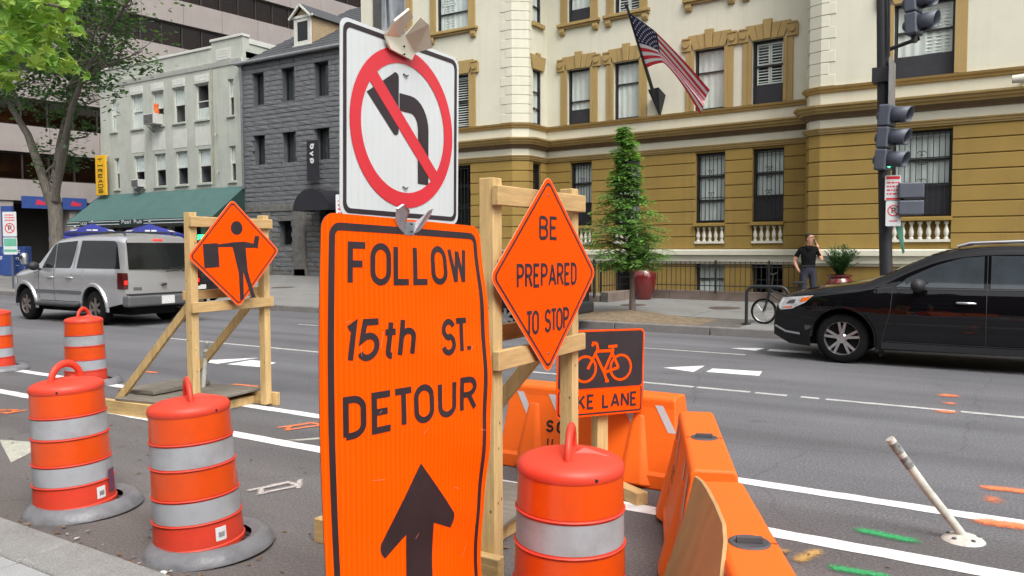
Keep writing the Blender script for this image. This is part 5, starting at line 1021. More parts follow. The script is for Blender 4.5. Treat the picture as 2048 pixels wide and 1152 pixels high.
for p in spots:
    o = inst(random.choice(lms), 'leaf', mt, p-Vector((-12.2, .4, .15)), (random.gauss(.9, .5), random.gauss(0, .5), random.uniform(0, 6.28))); s = random.uniform(1.15, 1.9); o.scale = (s, s, s)
cr = MB()
for _ in range(300): leafquads(cr, (random.uniform(-14, -9.5), random.uniform(-1.5, 1.6), random.uniform(3.4, 7)), 10, .5, .14, (0, 1))
tag(cr.build('crown', [M['leaf4'], M['leaf5']], mt, recalc=False), kind='stuff')
# glazed jars with plants
jp = [(.0, .0), (.2, 0), (.22, .03), (.3, .3), (.35, .55), (.345, .7), (.28, .82), (.26, .85), (.31, .88), (.32, .92), (.29, .925), (.26, .86), (.0, .84)]
def planter(loc, label, s, n, hgt, spread):
    r = thing('planter', label, 'planter', loc, group='oxblood planters by the wall'); MB().lathe([(a*s, b*s) for a, b in jp], 36).build('jar', M['pot'], r, smooth=50)
    pl = thing('potted_plant', label.replace('tall oxblood glazed jar', 'dark bushy evergreen growing in the tall jar').replace('low oxblood glazed pot', 'spiky green plant growing in the pot') , 'plant', (loc[0], loc[1], loc[2]+.85*s), group='plants in the planters'); cr = MB()
    for k in range(n):
        a = random.uniform(0, 6.28); L = hgt*random.uniform(.55, 1.1); sp = spread*random.uniform(.2, 1); P = []
        for i in range(6): t = i/5; P.append(Vector((cos(a)*sp*t**1.3, sin(a)*sp*t**1.3, L*(t-.35*t*t*(sp/spread)))))
        for i in range(5):
            for _ in range(9):
                q = P[i].lerp(P[i+1], random.random()); b = a+random.uniform(-1.6, 1.6); d = Vector((cos(b), sin(b), random.uniform(.1, .9))).normalized()*random.uniform(.07, .16); wv = d.cross(Vector((0, 0, 1))).normalized()*.012
                if i == 0 and random.random() < .5: continue
                cr.add([q, q+d*.5+wv, q+d, q+d*.5-wv], [(0, 1, 2, 3)], random.choice((0, 0, 1)))
    cr.build('foliage', [M['frond'], M['leaf2']], pl, recalc=False); st = MB(); st.tube([(0, 0, -.02), (0, 0, .2)], .03, 6); st.build('stem', M['bark2'], pl)
planter((-8.62, 20.35, .28), 'tall oxblood glazed jar beside the young tree against the railing', .98, 60, .75, .42)
planter((-3.45, 19.45, .26), 'low oxblood glazed pot behind the black car bonnet', .86, 75, .78, .45)
# ================================================================ the man on the telephone
def person(loc):
    s, f = Vector((.93, .36, 0)), Vector((.36, -.93, 0)); U = Vector((0, 0, 1))
    P = lambda a, b, z: s*a+f*b+U*z
    J = [('pel', P(0, 0, .95), .15, .115), ('wst', P(0, .0, 1.08), .145, .11), ('chs', P(0, .015, 1.27), .165, .125), ('nkb', P(0, -.01, 1.43), .085, .08), ('nck', P(.01, .0, 1.5), .055, .055), ('hd1', P(.02, .025, 1.575), .082, .092), ('hd2', P(.025, .015, 1.67), .094, .108), ('hd3', P(.015, .005, 1.745), .078, .09),
         ('shl', P(.17, 0, 1.4), .07, .07), ('ell', P(.28, .1, 1.15), .047, .047), ('wrl', P(.2, .03, 1.43), .03, .03), ('hal', P(.155, .0, 1.53), .032, .028),
         ('shr', P(-.17, 0, 1.4), .07, .07), ('elr', P(-.3, -.05, 1.14), .047, .047), ('wrr', P(-.22, .0, .95), .031, .031), ('har', P(-.165, .03, .88), .03, .026),
         ('hpl', P(.095, 0, .88), .105, .105), ('knl', P(.105, .03, .5), .068, .07), ('anl', P(.1, 0, .1), .05, .055), ('tol', P(.12, .16, .045), .042, .035),
         ('hpr', P(-.095, 0, .88), .105, .105), ('knr', P(-.1, .05, .5), .068, .07), ('anr', P(-.1, .02, .1), .05, .055), ('tor', P(-.13, .18, .045), .042, .035)]
    nm = [j[0] for j in J]; E = [('pel', 'wst'), ('wst', 'chs'), ('chs', 'nkb'), ('nkb', 'nck'), ('nck', 'hd1'), ('hd1', 'hd2'), ('hd2', 'hd3'), ('chs', 'shl'), ('shl', 'ell'), ('ell', 'wrl'), ('wrl', 'hal'), ('chs', 'shr'), ('shr', 'elr'), ('elr', 'wrr'), ('wrr', 'har'), ('pel', 'hpl'), ('hpl', 'knl'), ('knl', 'anl'), ('anl', 'tol'), ('pel', 'hpr'), ('hpr', 'knr'), ('knr', 'anr'), ('anr', 'tor')]
    me = bpy.data.meshes.new('skel'); me.from_pydata([j[1] for j in J], [(nm.index(a), nm.index(b)) for a, b in E], []); o = bpy.data.objects.new('skel', me); COL.objects.link(o)
    o.modifiers.new('skin', 'SKIN'); o.modifiers.new('sub', 'SUBSURF').levels = 2
    if not me.skin_vertices: me.attributes.new('skin', 'FLOAT', 'POINT') if False else None
    bpy.context.view_layer.objects.active = o
    sv_ = me.skin_vertices[0].data
    for i, j in enumerate(J): sv_[i].radius = (j[2], j[3]); sv_[i].use_root = (i == 0)
    dg = bpy.context.evaluated_depsgraph_get(); me2 = bpy.data.meshes.new_from_object(o.evaluated_get(dg)); bpy.data.objects.remove(o)
    for m_ in ('skin', 'shirt', 'trous', 'shoe', 'hair'): me2.materials.append(M[m_])
    pos = {j[0]: j[1] for j in J}
    def near(c):
        best = (9, None, 0)
        for a, b in E:
            p, q = pos[a], pos[b]; d = q-p; t = max(0, min(1, (c-p).dot(d)/d.length_squared)); L = (c-p-d*t).length-(J[nm.index(a)][2]*(1-t)+J[nm.index(b)][2]*t)
            if L < best[0]: best = (L, (a, b), t)
        return best
    for p in me2.polygons:
        c = p.center; p.use_smooth = True; _, (a, b), t = near(c); k = 1
        if b in ('hd1', 'hd2', 'hd3') or (b == 'nck' and t > .45): k = 0
        elif b in ('ell', 'elr'): k = 1 if t < .62 else 0
        elif b in ('wrl', 'hal', 'wrr', 'har'): k = 0
        elif b in ('tol', 'tor'): k = 3
        elif b in ('knl', 'knr', 'anl', 'anr', 'hpl', 'hpr') or c.z < 1.03: k = 2
        p.material_index = k
    r = thing('person', 'man in black polo shirt and slate trousers talking on a phone by the wall', 'person', loc)
    b = bpy.data.objects.new('body', me2); COL.objects.link(b); b.parent = r
    hc = P(.025, .015, 1.655); h = s*.62+f*.78; h.normalize(); hs_ = Vector((-h.y, h.x, 0))   # looks to the right of the picture
    mb = MB(); vs = []
    MB().ball(hc-h*.015+U*.025, .101, 16, 10, 0, (1, 1, 1.02)).build('hair_full', M['hair']) if False else None
    g = MB(); vmap = {}
    for p in me2.polygons:
        q = p.center-hc; up_, fr_ = q.dot(U), q.dot(h)
        if p.material_index == 0 and p.center.z > 1.5 and (up_ > .035+.03*max(0, fr_/.08) or (fr_ < -.02 and up_ > -.075) or (fr_ < .02 and up_ > .0)):
            ids = []
            for vi in p.vertices:
                if vi not in vmap: v_ = me2.vertices[vi]; vmap[vi] = len(g.v); g.v.append(tuple(v_.co+v_.normal*.018))
                ids.append(vmap[vi])
            g.f.append(ids); g.m.append(0)
    ho = g.build('hair', M['hair'], r, smooth=70); sdm = ho.modifiers.new('s', 'SOLIDIFY'); sdm.thickness = .012
    mb = MB(); mb.ball(hc+h*.1+U*-.02, .017, 8, 6, 0, (1, 1, 1.5)); mb.ball(hc-hs_*.088-h*.0+U*-.02, .025, 8, 6, 0, (.6, .6, 1.2)); mb.build('nose_and_ear', M['skin'], r, smooth=60)
    mb = MB()
    for k in (-1, 1): mb.ball(hc+h*.09+hs_*k*.033+U*.012, .011, 8, 6)
    mb.bar(hc+h*.096+hs_*.06+U*.014, hc+h*.096-hs_*.06+U*.014, .008, .006); mb.bar(hc+h*.09-hs_*.066+U*.014, hc-hs_*.09+U*.01, .006, .006); mb.build('glasses', M['hair'], r)
    MB().bar(hc+h*.085-hs_*.022+U*-.062, hc+h*.085+hs_*.022+U*-.062, .008, .008).build('mouth', mat('lips', (.35, .13, .1), .6), r)
    for hand, base, dr, side in (('phone', J[11][1], U, s),):
        for k in range(4):
            p0 = base+f*(.03-.02*k)+dr*.01; mb = MB(); mb.tube([p0, p0+dr*.045-s*.012, p0+dr*.07-s*.03], [.011, .01, .008], 7); mb.build('finger', M['skin'], r, smooth=60)
        mb = MB(); mb.tube([base-dr*.03+f*.02, base+f*.05, base+f*.055+dr*.035-s*.02], [.013, .012, .009], 7); mb.build('thumb', M['skin'], r, smooth=60)
    MB().bar(P(-.15, .12, 1.035), P(.15, .12, 1.035), .02, .035).build('belt', M['shoe'], r)
    mb = MB(); mb.bar(P(-.06, .075, 1.475), P(.0, .12, 1.4), .03, .012, f); mb.bar(P(.075, .075, 1.475), P(.01, .12, 1.4), .03, .012, f); mb.build('collar', M['shirt'], r)
    MB().lathe([(.036, -.012), (.036, .012)], 14, tuple(J[10][1])).build('wristwatch', M['shoe'], r)
    ph = MB().obox(loc+Vector(P(.125, .03, 1.565)), U+s*-.1, f, s, (.065, .034, .006)).build('mobile_phone', M['panelblk'], bevel=.004); tag(ph, "black mobile phone held to the man's ear", 'phone')
person(Vector((-3.95, 18.55, zwalk(18.55)+.0)))
# ================================================================ street furniture on the far side
sgp = thing('signal_pole', 'black traffic signal pole leaning slightly behind the black crossover', 'pole', (-1.98, 15.75, .16), world=True)
MB().tube([(-1.93, 15.75, .1), (-2.02, 15.75, 1.4), (-2.1, 15.75, 3.6), (-2.17, 15.75, 6.3), (-2.2, 15.75, 7.5)], [.115, .11, .1, .095, .09], 16).build('shaft', M['polem'], sgp, smooth=50)
MB().lathe([(.22, 0), (.22, .25), (.15, .4), (.11, .45)], 20, (-1.93, 15.75, .15)).build('base', M['polem'], sgp, smooth=40)
mb = MB()
for z in (4.73, ): mb.box(-2.29, -1.97, 15.6, 15.9, z-.13, z+.13)
mb.tube([(-2.15, 15.75, 5.15), (-1.55, 15.72, 5.3)], .035, 8); mb.tube([(-2.16, 15.75, 6.2), (-1.6, 15.72, 6.2)], .035, 8); mb.tube([(-2.02, 15.62, 5.0), (-2.04, 15.62, 6.4)], .02, 8); mb.build('bracket', M['polem'], sgp)
MB().box(-1.99, -1.965, 15.4, 16.1, 4.1, 4.98).build('side_plate', M['signback'], sgp)
def signalhead(loc, lean, label, lit):
    t = thing('traffic_signal', label, 'traffic light', loc, group='traffic signal heads'); t.rotation_euler = (0, lean, radians(-14))
    for k in range(3):
        z = .38*k
        MB().box(-.1, .1, -.17, .17, z, z+.37).build('section', M['signal'], t, bevel=.03, segs=3)
        MB().ball((-.1, 0, z+.185), .1, 12, 8, 0, (.9, 1, 1)).build('dome', M['signal'], t, smooth=60)
        mb = MB(); n = 20
        mb.grid(lambda a, x: (.1+x*(1.0-.25*(1-sin(a))/2), .15*cos(a), z+.185+.15*sin(a)), [radians(-50)+radians(280)*i/n for i in range(n+1)], [0, .31]); o = mb.build('visor', M['signal'], t, smooth=60)
        sm = o.modifiers.new('s', 'SOLIDIFY'); sm.thickness = .008
        MB().lathe([(0, .025), (.08, .015), (.14, 0)], 20, (.1, 0, z+.185), axis='x').build('lens', M['lensg'] if (lit and k == 0) else M['lensoff'], t, smooth=60)
    MB().tube([(0, 0, -.12), (0, 0, 0)], .05, 10).build('mount', M['trim'], t); return t
signalhead((-2.06, 15.42, 3.02), radians(4), 'lower three lens traffic signal on the black pole facing right', True)
signalhead((-1.62, 15.55, 5.32), radians(-3), 'upper traffic signal cut by the top of the picture', False)
pd = thing('pedestrian_signal', 'two grey pedestrian signal boxes beside the parking sign on the pole', 'pedestrian signal', (-1.63, 15.6, 2.24), rz=radians(14))
MB().box(-.2, .2, -.13, .1, 0, .25).build('housing', M['signal'], pd, bevel=.02); MB().box(-.2, .2, -.13, .1, .29, .56).build('housing', M['signal'], pd, bevel=.02); MB().tube([(-.35, .05, .28), (-.1, .05, .28)], .03, 8).build('bracket', M['trim'], pd)
def platesign(name, label, cat, c, rz, w, h, base, group=None):
    t = thing(name, label, cat, c, rz, group); FN = lambda u, v, l: (u, -.004-l, v)
    mb = MB(); po = rrect(-w/2, w/2, 0, h, .02); mb.prism(po, lambda u, v: (u, 0, v), lambda u, v: (u, -.004, v)); mb.build('panel', base, t); return t, FN
def noparking(t, FN, w, z0, m=1.0):
    mb = MB(); ring(mb, circ(0, z0, w*.4), circ(0, z0, w*.32), FN, .002); stroke(mb, [(-w*.25, z0+w*.25), (w*.25, z0-w*.25)], w*.07, FN, 0, .0028); mb.build('prohibition', M['signred'], t)
    mb = MB(); text(mb, 'P', -w*.13, z0-w*.2, w*.42, w*.28, w*.08, FN); mb.build('lettering', M['signblk'], t)
def tinyrows(t, FN, w, z0, n, dz, m_, hh=.03):
    mb = MB()
    for k in range(n):
        u = -w*.38
        while u < w*.36:
            L = random.uniform(.02, .06); mb.add([FN(a, b, .002) for a, b in ((u, z0+k*dz), (min(u+L, w*.4), z0+k*dz), (min(u+L, w*.4), z0+k*dz+hh), (u, z0+k*dz+hh))], [(0, 1, 2, 3)]); u += L+.015
    tag(mb.build('small_print', M[m_], t), kind='stuff')
t, FN = platesign('parking_sign', 'white and red parking restriction sign above the no parking sign on the black pole', 'sign', (-1.9, 15.5, 2.5), radians(20), .26, .44, M['signwhite'], 'parking signs')
tinyrows(t, FN, .26, .1, 4, .065, 'signred', .028)
for z0_, z1_ in ((.37, .42), (.01, .045)): mb = MB(); flat(mb, [(-.11, z0_), (.11, z0_), (.11, z1_), (-.11, z1_)], FN, .002); mb.build('band', M['signred'], t)
t, FN = platesign('parking_sign', 'no parking sign with red circle, lower of the two on the black pole', 'sign', (-1.885, 15.5, 2.05), radians(20), .25, .44, M['signwhite'], 'parking signs'); noparking(t, FN, .25, .27)
mb = MB(); stroke(mb, [(-.07, .09), (.07, .09)], .018, FN, 0, .002); mb.build('arrow', M['signred'], t)
t = thing('pole_sticker', 'pale green strip peeling off the black signal pole', 'sticker', (-1.86, 15.6, 1.55)); MB().add([(0, 0, .5), (.12, -.03, .5), (.16, -.04, .05), (.13, -.02, 0)], [(0, 1, 2, 3)]).build('strip', M['green_sign'], t)
# bicycle stand and small-wheeled bicycle
rk = thing('bicycle_stand', 'black inverted U bicycle stand at the far kerb', 'bicycle stand', (-4.2, 15.86, .16), world=True)
mb = MB(); P_ = [(-4.54, 15.86, .13), (-4.54, 15.86, .75)]+[(-4.38-.16*cos(a), 15.86, .76+.16*sin(a)) for a in [pi/2*i/6 for i in range(1, 7)]]+[(-3.9+.16*sin(a), 15.86, .76+.16*cos(a)) for a in [pi/2*i/6 for i in range(0, 7)]]+[(-3.74, 15.86, .13)]
mb.tube(P_, .032, 12); mb.build('hoop', M['rackm'], rk, smooth=50); mb = MB()
for x in (-4.54, -3.74): mb.lathe([(0, .015), (.09, .015), (.09, 0)], 16, (x, 15.86, zwalk(15.86)))
mb.build('foot_plate', M['rackm'], rk)
bk = thing('bicycle', 'small wheeled black bicycle locked to the stand, half behind the black car', 'bicycle', (-3.75, 16.05, zwalk(16)))
for x in (-.5, .45):
    wv = MB(); n = 28; wv.add([], [])
    for i in range(n):
        pass
    tor = MB(); tor.tube([(x+.235*cos(2*pi*i/32), 0, .25+.235*sin(2*pi*i/32)) for i in range(33)], .022, 8, caps=False); wh = tor.build('wheel', M['tyre'], bk, smooth=60)
    mb = MB(); mb.tube([(x+.21*cos(2*pi*i/32), 0, .25+.21*sin(2*pi*i/32)) for i in range(33)], .009, 6, caps=False); mb.build('rim', M['alloy'], wh, smooth=60)
    mb = MB()
    for i in range(16): a = 2*pi*i/16; mb.tube([(x+.02*cos(a+.6), (.02 if i % 2 else -.02), .25+.02*sin(a+.6)), (x+.21*cos(a), 0, .25+.21*sin(a))], .0025, 4)
    mb.tube([(x, -.05, .25), (x, .05, .25)], .02, 8); mb.build('spokes', M['alloy'], wh)
mb = MB()
for a, b in (((-.5, -.05, .25), (-.36, -.02, .72)), ((-.5, .05, .25), (-.36, .02, .72)), ((-.38, 0, .6), (.05, 0, .28)), ((.05, 0, .28), (.16, 0, .8)), ((.05, -.04, .28), (.45, -.05, .25)), ((.12, 0, .6), (.45, .05, .25)), ((-.36, 0, .7), (-.33, 0, .98)), ((-.36, 0, .66), (.12, 0, .52))): mb.tube([a, b], .016, 8)
mb.build('frame', M['rackm'], bk, smooth=50); MB().tube([(-.33, -.26, 1.0), (-.33, 0, .98), (-.33, .26, 1.0)], .013, 8).build('handlebar', M['rackm'], bk); MB().box(.06, .3, -.07, .07, .8, .85).build('saddle', M['trim'], bk, bevel=.02)
mb = MB(); mb.lathe([(.0, .05), (.09, .05), (.09, .06), (0, .06)], 20, (.05, 0, .28), axis='y'); mb.bar((.05, .07, .28), (.17, .07, .2), .02, .02); mb.bar((.05, -.07, .28), (-.07, -.07, .36), .02, .02); mb.build('crankset', M['rackm'], bk)
# far left signs, kiosk, meter
lp_ = thing('signpost', 'thin grey post carrying parking signs at the far left', 'post', (-33.1, 16, .15), world=True); MB().tube([(-33.1, 16, .1), (-33.1, 16, 3.1)], .035, 10).build('shaft', M['signal'], lp_)
t, FN = platesign('parking_sign', 'tall white no parking sign on the thin post at the far left', 'sign', (-33.1, 15.95, 2.2), radians(30), .55, .95, M['signwhite'], 'parking signs'); noparking(t, FN, .5, .32); tinyrows(t, FN, .5, .6, 3, .1, 'signred', .05)
t, FN = platesign('parking_sign', 'green and white meter parking sign below the no parking sign at far left', 'sign', (-33.1, 15.95, 1.5), radians(30), .55, .66, M['signwhite'], 'parking signs')
for z0_, z1_ in ((.32, .62), (.1, .2)): mb = MB(); flat(mb, [(-.25, z0_), (.25, z0_), (.25, z1_), (-.25, z1_)], FN, .002); mb.build('green_band', M['green_sign'], t)
t, FN = platesign('parking_sign', 'small red and white parking sign half hidden behind the white turn sign', 'sign', (-15.5, 16, 2.3), radians(32), .42, .85, M['signwhite'], 'parking signs'); tinyrows(t, FN, .4, .1, 6, .11, 'signred', .05)
o = thing('signpost', 'thin grey post holding the half hidden parking sign before the stone building', 'post', (-15.5, 16.06, .15)); MB().tube([(0, 0, 0), (0, 0, 3.1)], .035, 10).build('shaft', M['signal'], o)
kx = thing('parking_kiosk', 'blue box lettered Public Parking in the dark office arcade', 'kiosk', (-45.2, 22.0, .35), rz=radians(30)); MB().box(-.72, .72, -.3, .3, 0, 1.5).build('cabinet', M['bluebox'], kx, bevel=.03)
mb = MB(); FN = lambda u, v, l: (u, -.302-l, v); text(mb, 'Public', -.5, 1.15, .22, 1.0, .045, FN); text(mb, 'Parking', -.6, .78, .22, 1.2, .045, FN); mb.build('lettering', M['lwhite'], kx); mb = MB(); stroke(mb, [(-.4, .5), (.4, .5)], .03, FN); mb.build('rule', M['lwhite'], kx)
pk = thing('parking_post', 'pale parking sign pillar in front of the blue kiosk', 'sign', (-44.6, 21.4, .35), rz=radians(30)); MB().box(-.3, .3, -.08, .08, 0, 3.6).build('pillar', M['bluebox'], pk)
bo = thing('bollard', 'yellow bollard at the far left edge by the office arcade', 'bollard', (-46.85, 21.9, .3)); MB().lathe([(0, 1.2), (.1, 1.19), (.17, 1.1), (.18, 0)], 16).build('post', M['yelpost'], bo, smooth=50); MB().lathe([(.19, .04), (.22, .03), (.22, 0)], 16).build('foot', M['yelpost'], bo)
pm = thing('parking_meter', 'grey domed parking meter ahead of the silver vehicle', 'parking meter', (-32.5, 16.15, .16)); MB().tube([(0, 0, 0), (0, 0, .95)], .04, 10).build('post', M['signal'], pm); MB().lathe([(0, 1.42), (.08, 1.4), (.13, 1.33), (.14, 1.2), (.12, .98), (.06, .95)], 16).build('head', M['galv'], pm, smooth=50); MB().box(-.07, .07, -.15, -.12, 1.15, 1.3).build('window', M['lensoff'], pm)
def umbrella(x, y, z, label, R=1.35):
    t = thing('cafe_umbrella', label, 'umbrella', (x, y, zwalk(y)), group='blue umbrellas in front of the pub'); zt = z-zwalk(y)
    MB().tube([(0, 0, 0), (0, 0, zt+.1)], .025, 8).build('pole', M['signal'], t); MB().lathe([(0, .06), (.3, .05), (.3, 0)], 16).build('base', M['trim'], t); mb = MB(); n = 6
    for k in range(n):
        a, b = 2*pi*k/n, 2*pi*(k+1)/n; p, q = (R*cos(a), R*sin(a), zt-.48), (R*cos(b), R*sin(b), zt-.48); m_ = (R*.47*(cos(a)+cos(b)), R*.47*(sin(a)+sin(b)), zt-.45)
        mb.add([(0, 0, zt), p, m_, q], [(0, 1, 2), (0, 2, 3)]); mb.add([p, m_, q, (q[0], q[1], q[2]-.14), (m_[0], m_[1], m_[2]-.15), (p[0], p[1], p[2]-.14)], [(0, 1, 4, 5), (1, 2, 3, 4)])
    mb.build('canopy', M['blue'], t, recalc=False); mb = MB(); mb.ball((0, 0, zt+.1), .04); mb.build('finial', M['lwhite'], t)
    mb = MB()
    for k in range(n):
        am = 2*pi*(k+.5)/n; u_, w_ = Vector((-sin(am), cos(am), 0)), Vector((cos(am), sin(am), 0))
        for (a, b) in ((-.25, -.05), (.0, .22)): c0 = w_*R*.62+Vector((0, 0, zt-.48*.62/.88*.95+.02)); s_ = w_*.16+Vector((0, 0, -.075)); mb.add([c0+u_*a, c0+u_*b, c0+u_*b+s_, c0+u_*a+s_], [(0, 1, 2, 3)])
    mb.build('lettering', M['lwhite'], t, recalc=False)
umbrella(-38.55, 22.4, 2.95, 'blue cafe umbrella under the awning right of the tree trunk'); umbrella(-33.9, 22.4, 2.85, 'blue cafe umbrella above the tail of the silver vehicle', 1.5); umbrella(-41.0, 22.9, 2.75, 'blue cafe umbrella partly hidden behind the tree trunk', 1.2)
# flag on its pole
fp = thing('flagpole', 'black angled flagpole with wedge bracket on the cream wall', 'flagpole', (-8.8, 21.7, 5.6), world=True)
pb, pt = Vector((-8.78, 21.62, 5.72)), Vector((-8.98, 19.95, 8.12)); MB().tube([pb, pt], [.055, .035], 10).build('pole', M['polem'], fp, smooth=50); MB().ball(tuple(pt), .06).build('finial', M['polem'], fp, smooth=60)
MB().add([(-8.98, 21.71, 5.95), (-8.55, 21.69, 5.98), (-8.72, 21.7, 5.35), (-8.95, 21.35, 6.12), (-8.62, 21.33, 6.15)], [(0, 3, 2), (3, 4, 2), (4, 1, 2), (0, 1, 4, 3), (0, 2, 1)]).build('bracket', M['polem'], fp)
fl = thing('flag', 'draped red white and blue striped flag hanging from the angled pole', 'flag', (-8.2, 20.3, 6.5), world=True)
h0, h1 = pb.lerp(pt, .93), pb.lerp(pt, .38)
mid = [Vector((-8.18, 20.0, 7.3)), Vector((-8.02, 20.35, 6.62))]; end = [Vector((-6.84, 20.35, 5.72)), Vector((-7.22, 20.75, 5.2))]
def flagpt(s, t):
    a = h0.lerp(h1, s); b = mid[0].lerp(mid[1], s); c = end[0].lerp(end[1], s); p = a*(1-t)**2+b*2*t*(1-t)+c*t*t if False else (a.lerp(b, t/.34) if t < .34 else b.lerp(c, (t-.34)/.66))
    sm = a*(1-t)**2+(b*1.25-a*.125-c*.125)*2*t*(1-t)+c*t*t; p = p*.45+sm*.55
    fold = .2*sin(s*6.6+t*2.4+.5)*min(1, t*2.5)*(.45+.55*t); return p+Vector((.45, -.8, .12))*fold
for k in range(13):
    s0, s1 = k/13, (k+1)/13
    if k < 7: MB().grid(lambda s, t: flagpt(s, t), [s0, (s0+s1)/2, s1], [.4+.6*i/24 for i in range(25)]).build('stripe', M['flagr'] if k % 2 == 0 else M['flagw'], fl, smooth=80)
    else: MB().grid(lambda s, t: flagpt(s, t), [s0, (s0+s1)/2, s1], [i/36 for i in range(37)]).build('stripe', M['flagr'] if k % 2 == 0 else M['flagw'], fl, smooth=80)
ct = MB().grid(flagpt, [i/14*7/13 for i in range(15)], [.4*i/14 for i in range(15)]).build('canton', M['flagb'], fl, smooth=80)
mb = MB()
for r in range(9):
    for q in range(6 if r % 2 == 0 else 5):
        s, t = (r+1)/10*7/13, .4*((q+.5)/6 if r % 2 == 0 else (q+1)/6); p = flagpt(s, t); e1 = (flagpt(s+.005, t)-p).normalized(); e2 = (flagpt(s, t+.005)-p).normalized(); nn = e1.cross(e2).normalized()
        for sg in (1, -1): mb.add([p+nn*.006*sg+(e1*sin(a)+e2*cos(a))*(.034 if i % 2 == 0 else .015) for i, a in enumerate([pi*j/5 for j in range(10)])], [tuple(range(10))])
tag(mb.build('stars', M['flagw'], ct, recalc=False), kind='stuff')
fx = thing('floodlight', 'white cylindrical floodlight on the right wing ledge', 'light', (-.02, 19.75, 5.14)); MB().lathe([(0, -.2), (.08, -.19), (.1, .14), (.11, .18), (0, .18)], 16, axis='x').build('housing', M['balus'], fx, smooth=40); MB().tube([(0, 0, 0), (0, .33, -.03)], .03, 8).build('arm', M['balus'], fx)
# ================================================================ work-zone equipment in the foreground
# ---- traffic drums
def make_drum():
    r = thing('traffic_drum', 'x', 'traffic drum', (0, 0, 0), 0, 'orange and white traffic drums')
    pr_ = [(.262, .03), (.268, .036), (.268, .06), (.262, .066)]; bands = [(.066, .195, .262, .256), (.2, .338, .252, .249), (.345, .512, .247, .243), (.519, .66, .24, .238), (.667, .825, .236, .232)]
    prof = [(.255, .03), (.27, .032), (.27, .055), (.262, .062)]
    for z0, z1, a, b in bands: prof += [(a, z0), (b, z1-.004), (b+.007, z1), (b+.008, z1+.004), (b+.004, z1+.008)] if z1 < .8 else [(a, z0), (b, z1)]
    MB().lathe(prof, 56).build('barrel', M['drump'], r, smooth=40)
    for i, m_ in ((1, 'drumw'), (2, 'drumo'), (3, 'drumw'), (4, 'drumo'), (0, 'drumo')):
        z0, z1, a, b = bands[i]; 
        if i == 0: continue
        MB().lathe([(a+.0015, z0+.006), (b+.0015, z1-.008)], 56).build('white_stripe' if m_ == 'drumw' else 'orange_stripe', M[m_], r, smooth=60)
    lid = MB().lathe([(.0, .902), (.1, .898), (.19, .882), (.225, .868), (.237, .852), (.24, .832), (.236, .818), (.228, .815)], 56).build('lid', M['drump'], r, smooth=50)
    mb = MB(); mb.tube([(0, -.2*cos(pi*t/12)*.62, .885+.115*sin(pi*t/12)) for t in range(13)], [.017]*13, 10, sx=1.5); mb.build('handle', M['drump'], lid, smooth=60)
    mb = MB(); mb.add([(.02, -.03, .9), (.02, .03, .9), (.2, .0, .878), (.06, 0, .92)], [(0, 3, 2), (3, 1, 2), (0, 1, 3)]); mb.add([(-.02, -.03, .9), (-.02, .03, .9), (-.17, .0, .885), (-.04, 0, .905)], [(0, 2, 3), (3, 2, 1), (0, 3, 1)]); mb.build('lid_rib', M['drump'], lid, smooth=40)
    for a in (-1.0, 1.2): MB().ball((.238*cos(a), .238*sin(a), .836), .008, 8, 6).build('rivet_hole', M['lensoff'], lid)
    t = MB()
    t.lathe([(.25, .055), (.29, .075), (.31, .078), (.345, .06), (.38, .02), (.385, .0), (.25, .0)], 60); t.build('base_ring', M['rubber'], r, smooth=35)
    n0 = -.62; MB().grid(lambda a, z: (.2625*cos(a), .2625*sin(a), z), [n0-.13+.26*i/6 for i in range(7)], [.085, .165]).build('sticker', M['lwhite'], r)
    mb = MB()
    for k in range(9): a = n0-.06+.016*k; mb.add([(.264*cos(q), .264*sin(q), z) for q, z in ((a, .105), (a+(.006 if k % 2 else .01), .105), (a+(.006 if k % 2 else .01), .135), (a, .135))], [(0, 1, 2, 3)])
    mb.build('barcode', M['signblk'], r); return r
d0_ = make_drum()
spots = [((-3.93, 2.86), 2.64, 'traffic drum second from the kerb end, next to the orange detour sign'), ((-5.23, 2.87), 1.7, 'scuffed traffic drum with a blue smear, nearest the lower left corner'), ((-9.91, 5.62), 1.15, 'far traffic drum standing beside the flagger sign stand'), ((-12.15, 5.6), 1.2, 'farthest traffic drum, cut by the left edge of the picture'), ((-1.56, 2.9), 2.4, 'nearest traffic drum in front of the orange barriers')]
for i, (p, rz_, lb) in enumerate(spots):
    if i == 0: d0_.location = (*p, .0); d0_.rotation_euler = (0, 0, 0); d0_['label'] = lb; D = d0_
    else: D = copy_tree(d0_, (*p, 0), 0, lb)
    v = Vector(p).normalized(); face = atan2(-v.y, -v.x)
    D.rotation_euler = (random.uniform(-.012, .012), random.uniform(-.012, .012), face+(.0 if i in (0, 1, 4) else .9))
    D.scale = (.93, .93, .955)
    if i < 4: D.rotation_euler = (Matrix.Rotation(radians((2.4, 2.4, 1.2, 1.2)[i]), 3, Vector((.534, -.845, 0)))@D.rotation_euler.to_matrix()).to_euler()
    for ch in D.children:
        if ch.name.startswith('lid'): ch.rotation_euler = (0, 0, (pi/2+.12, .75, .1, .2, pi/2-.1)[i])
        if ch.name.startswith(('sticker', 'barcode')): ch.rotation_euler = (0, 0, n_ if (n_ := (1.12, 1.3, 2.5, 2.5, 2.5)[i]) else 0)
        if ch.name.startswith('base_ring'): ch.location = (Vector((.045, .055, 0)) if i < 4 else Vector((0, 0, 0)))
        if ch.name.startswith('base_ring'): ch.rotation_euler = (0, 0, random.uniform(0, 6))
        if i == 1 and ch.name.startswith('barrel'):
            MB().grid(lambda a, z: (.266*cos(a), .266*sin(a), z), [.95+.1*k for k in range(4)], [.1+.04*k for k in range(5)]).build('smear', mat('blue_smear', (.16,.05,.1), .6, var=.5, scale=20), D)
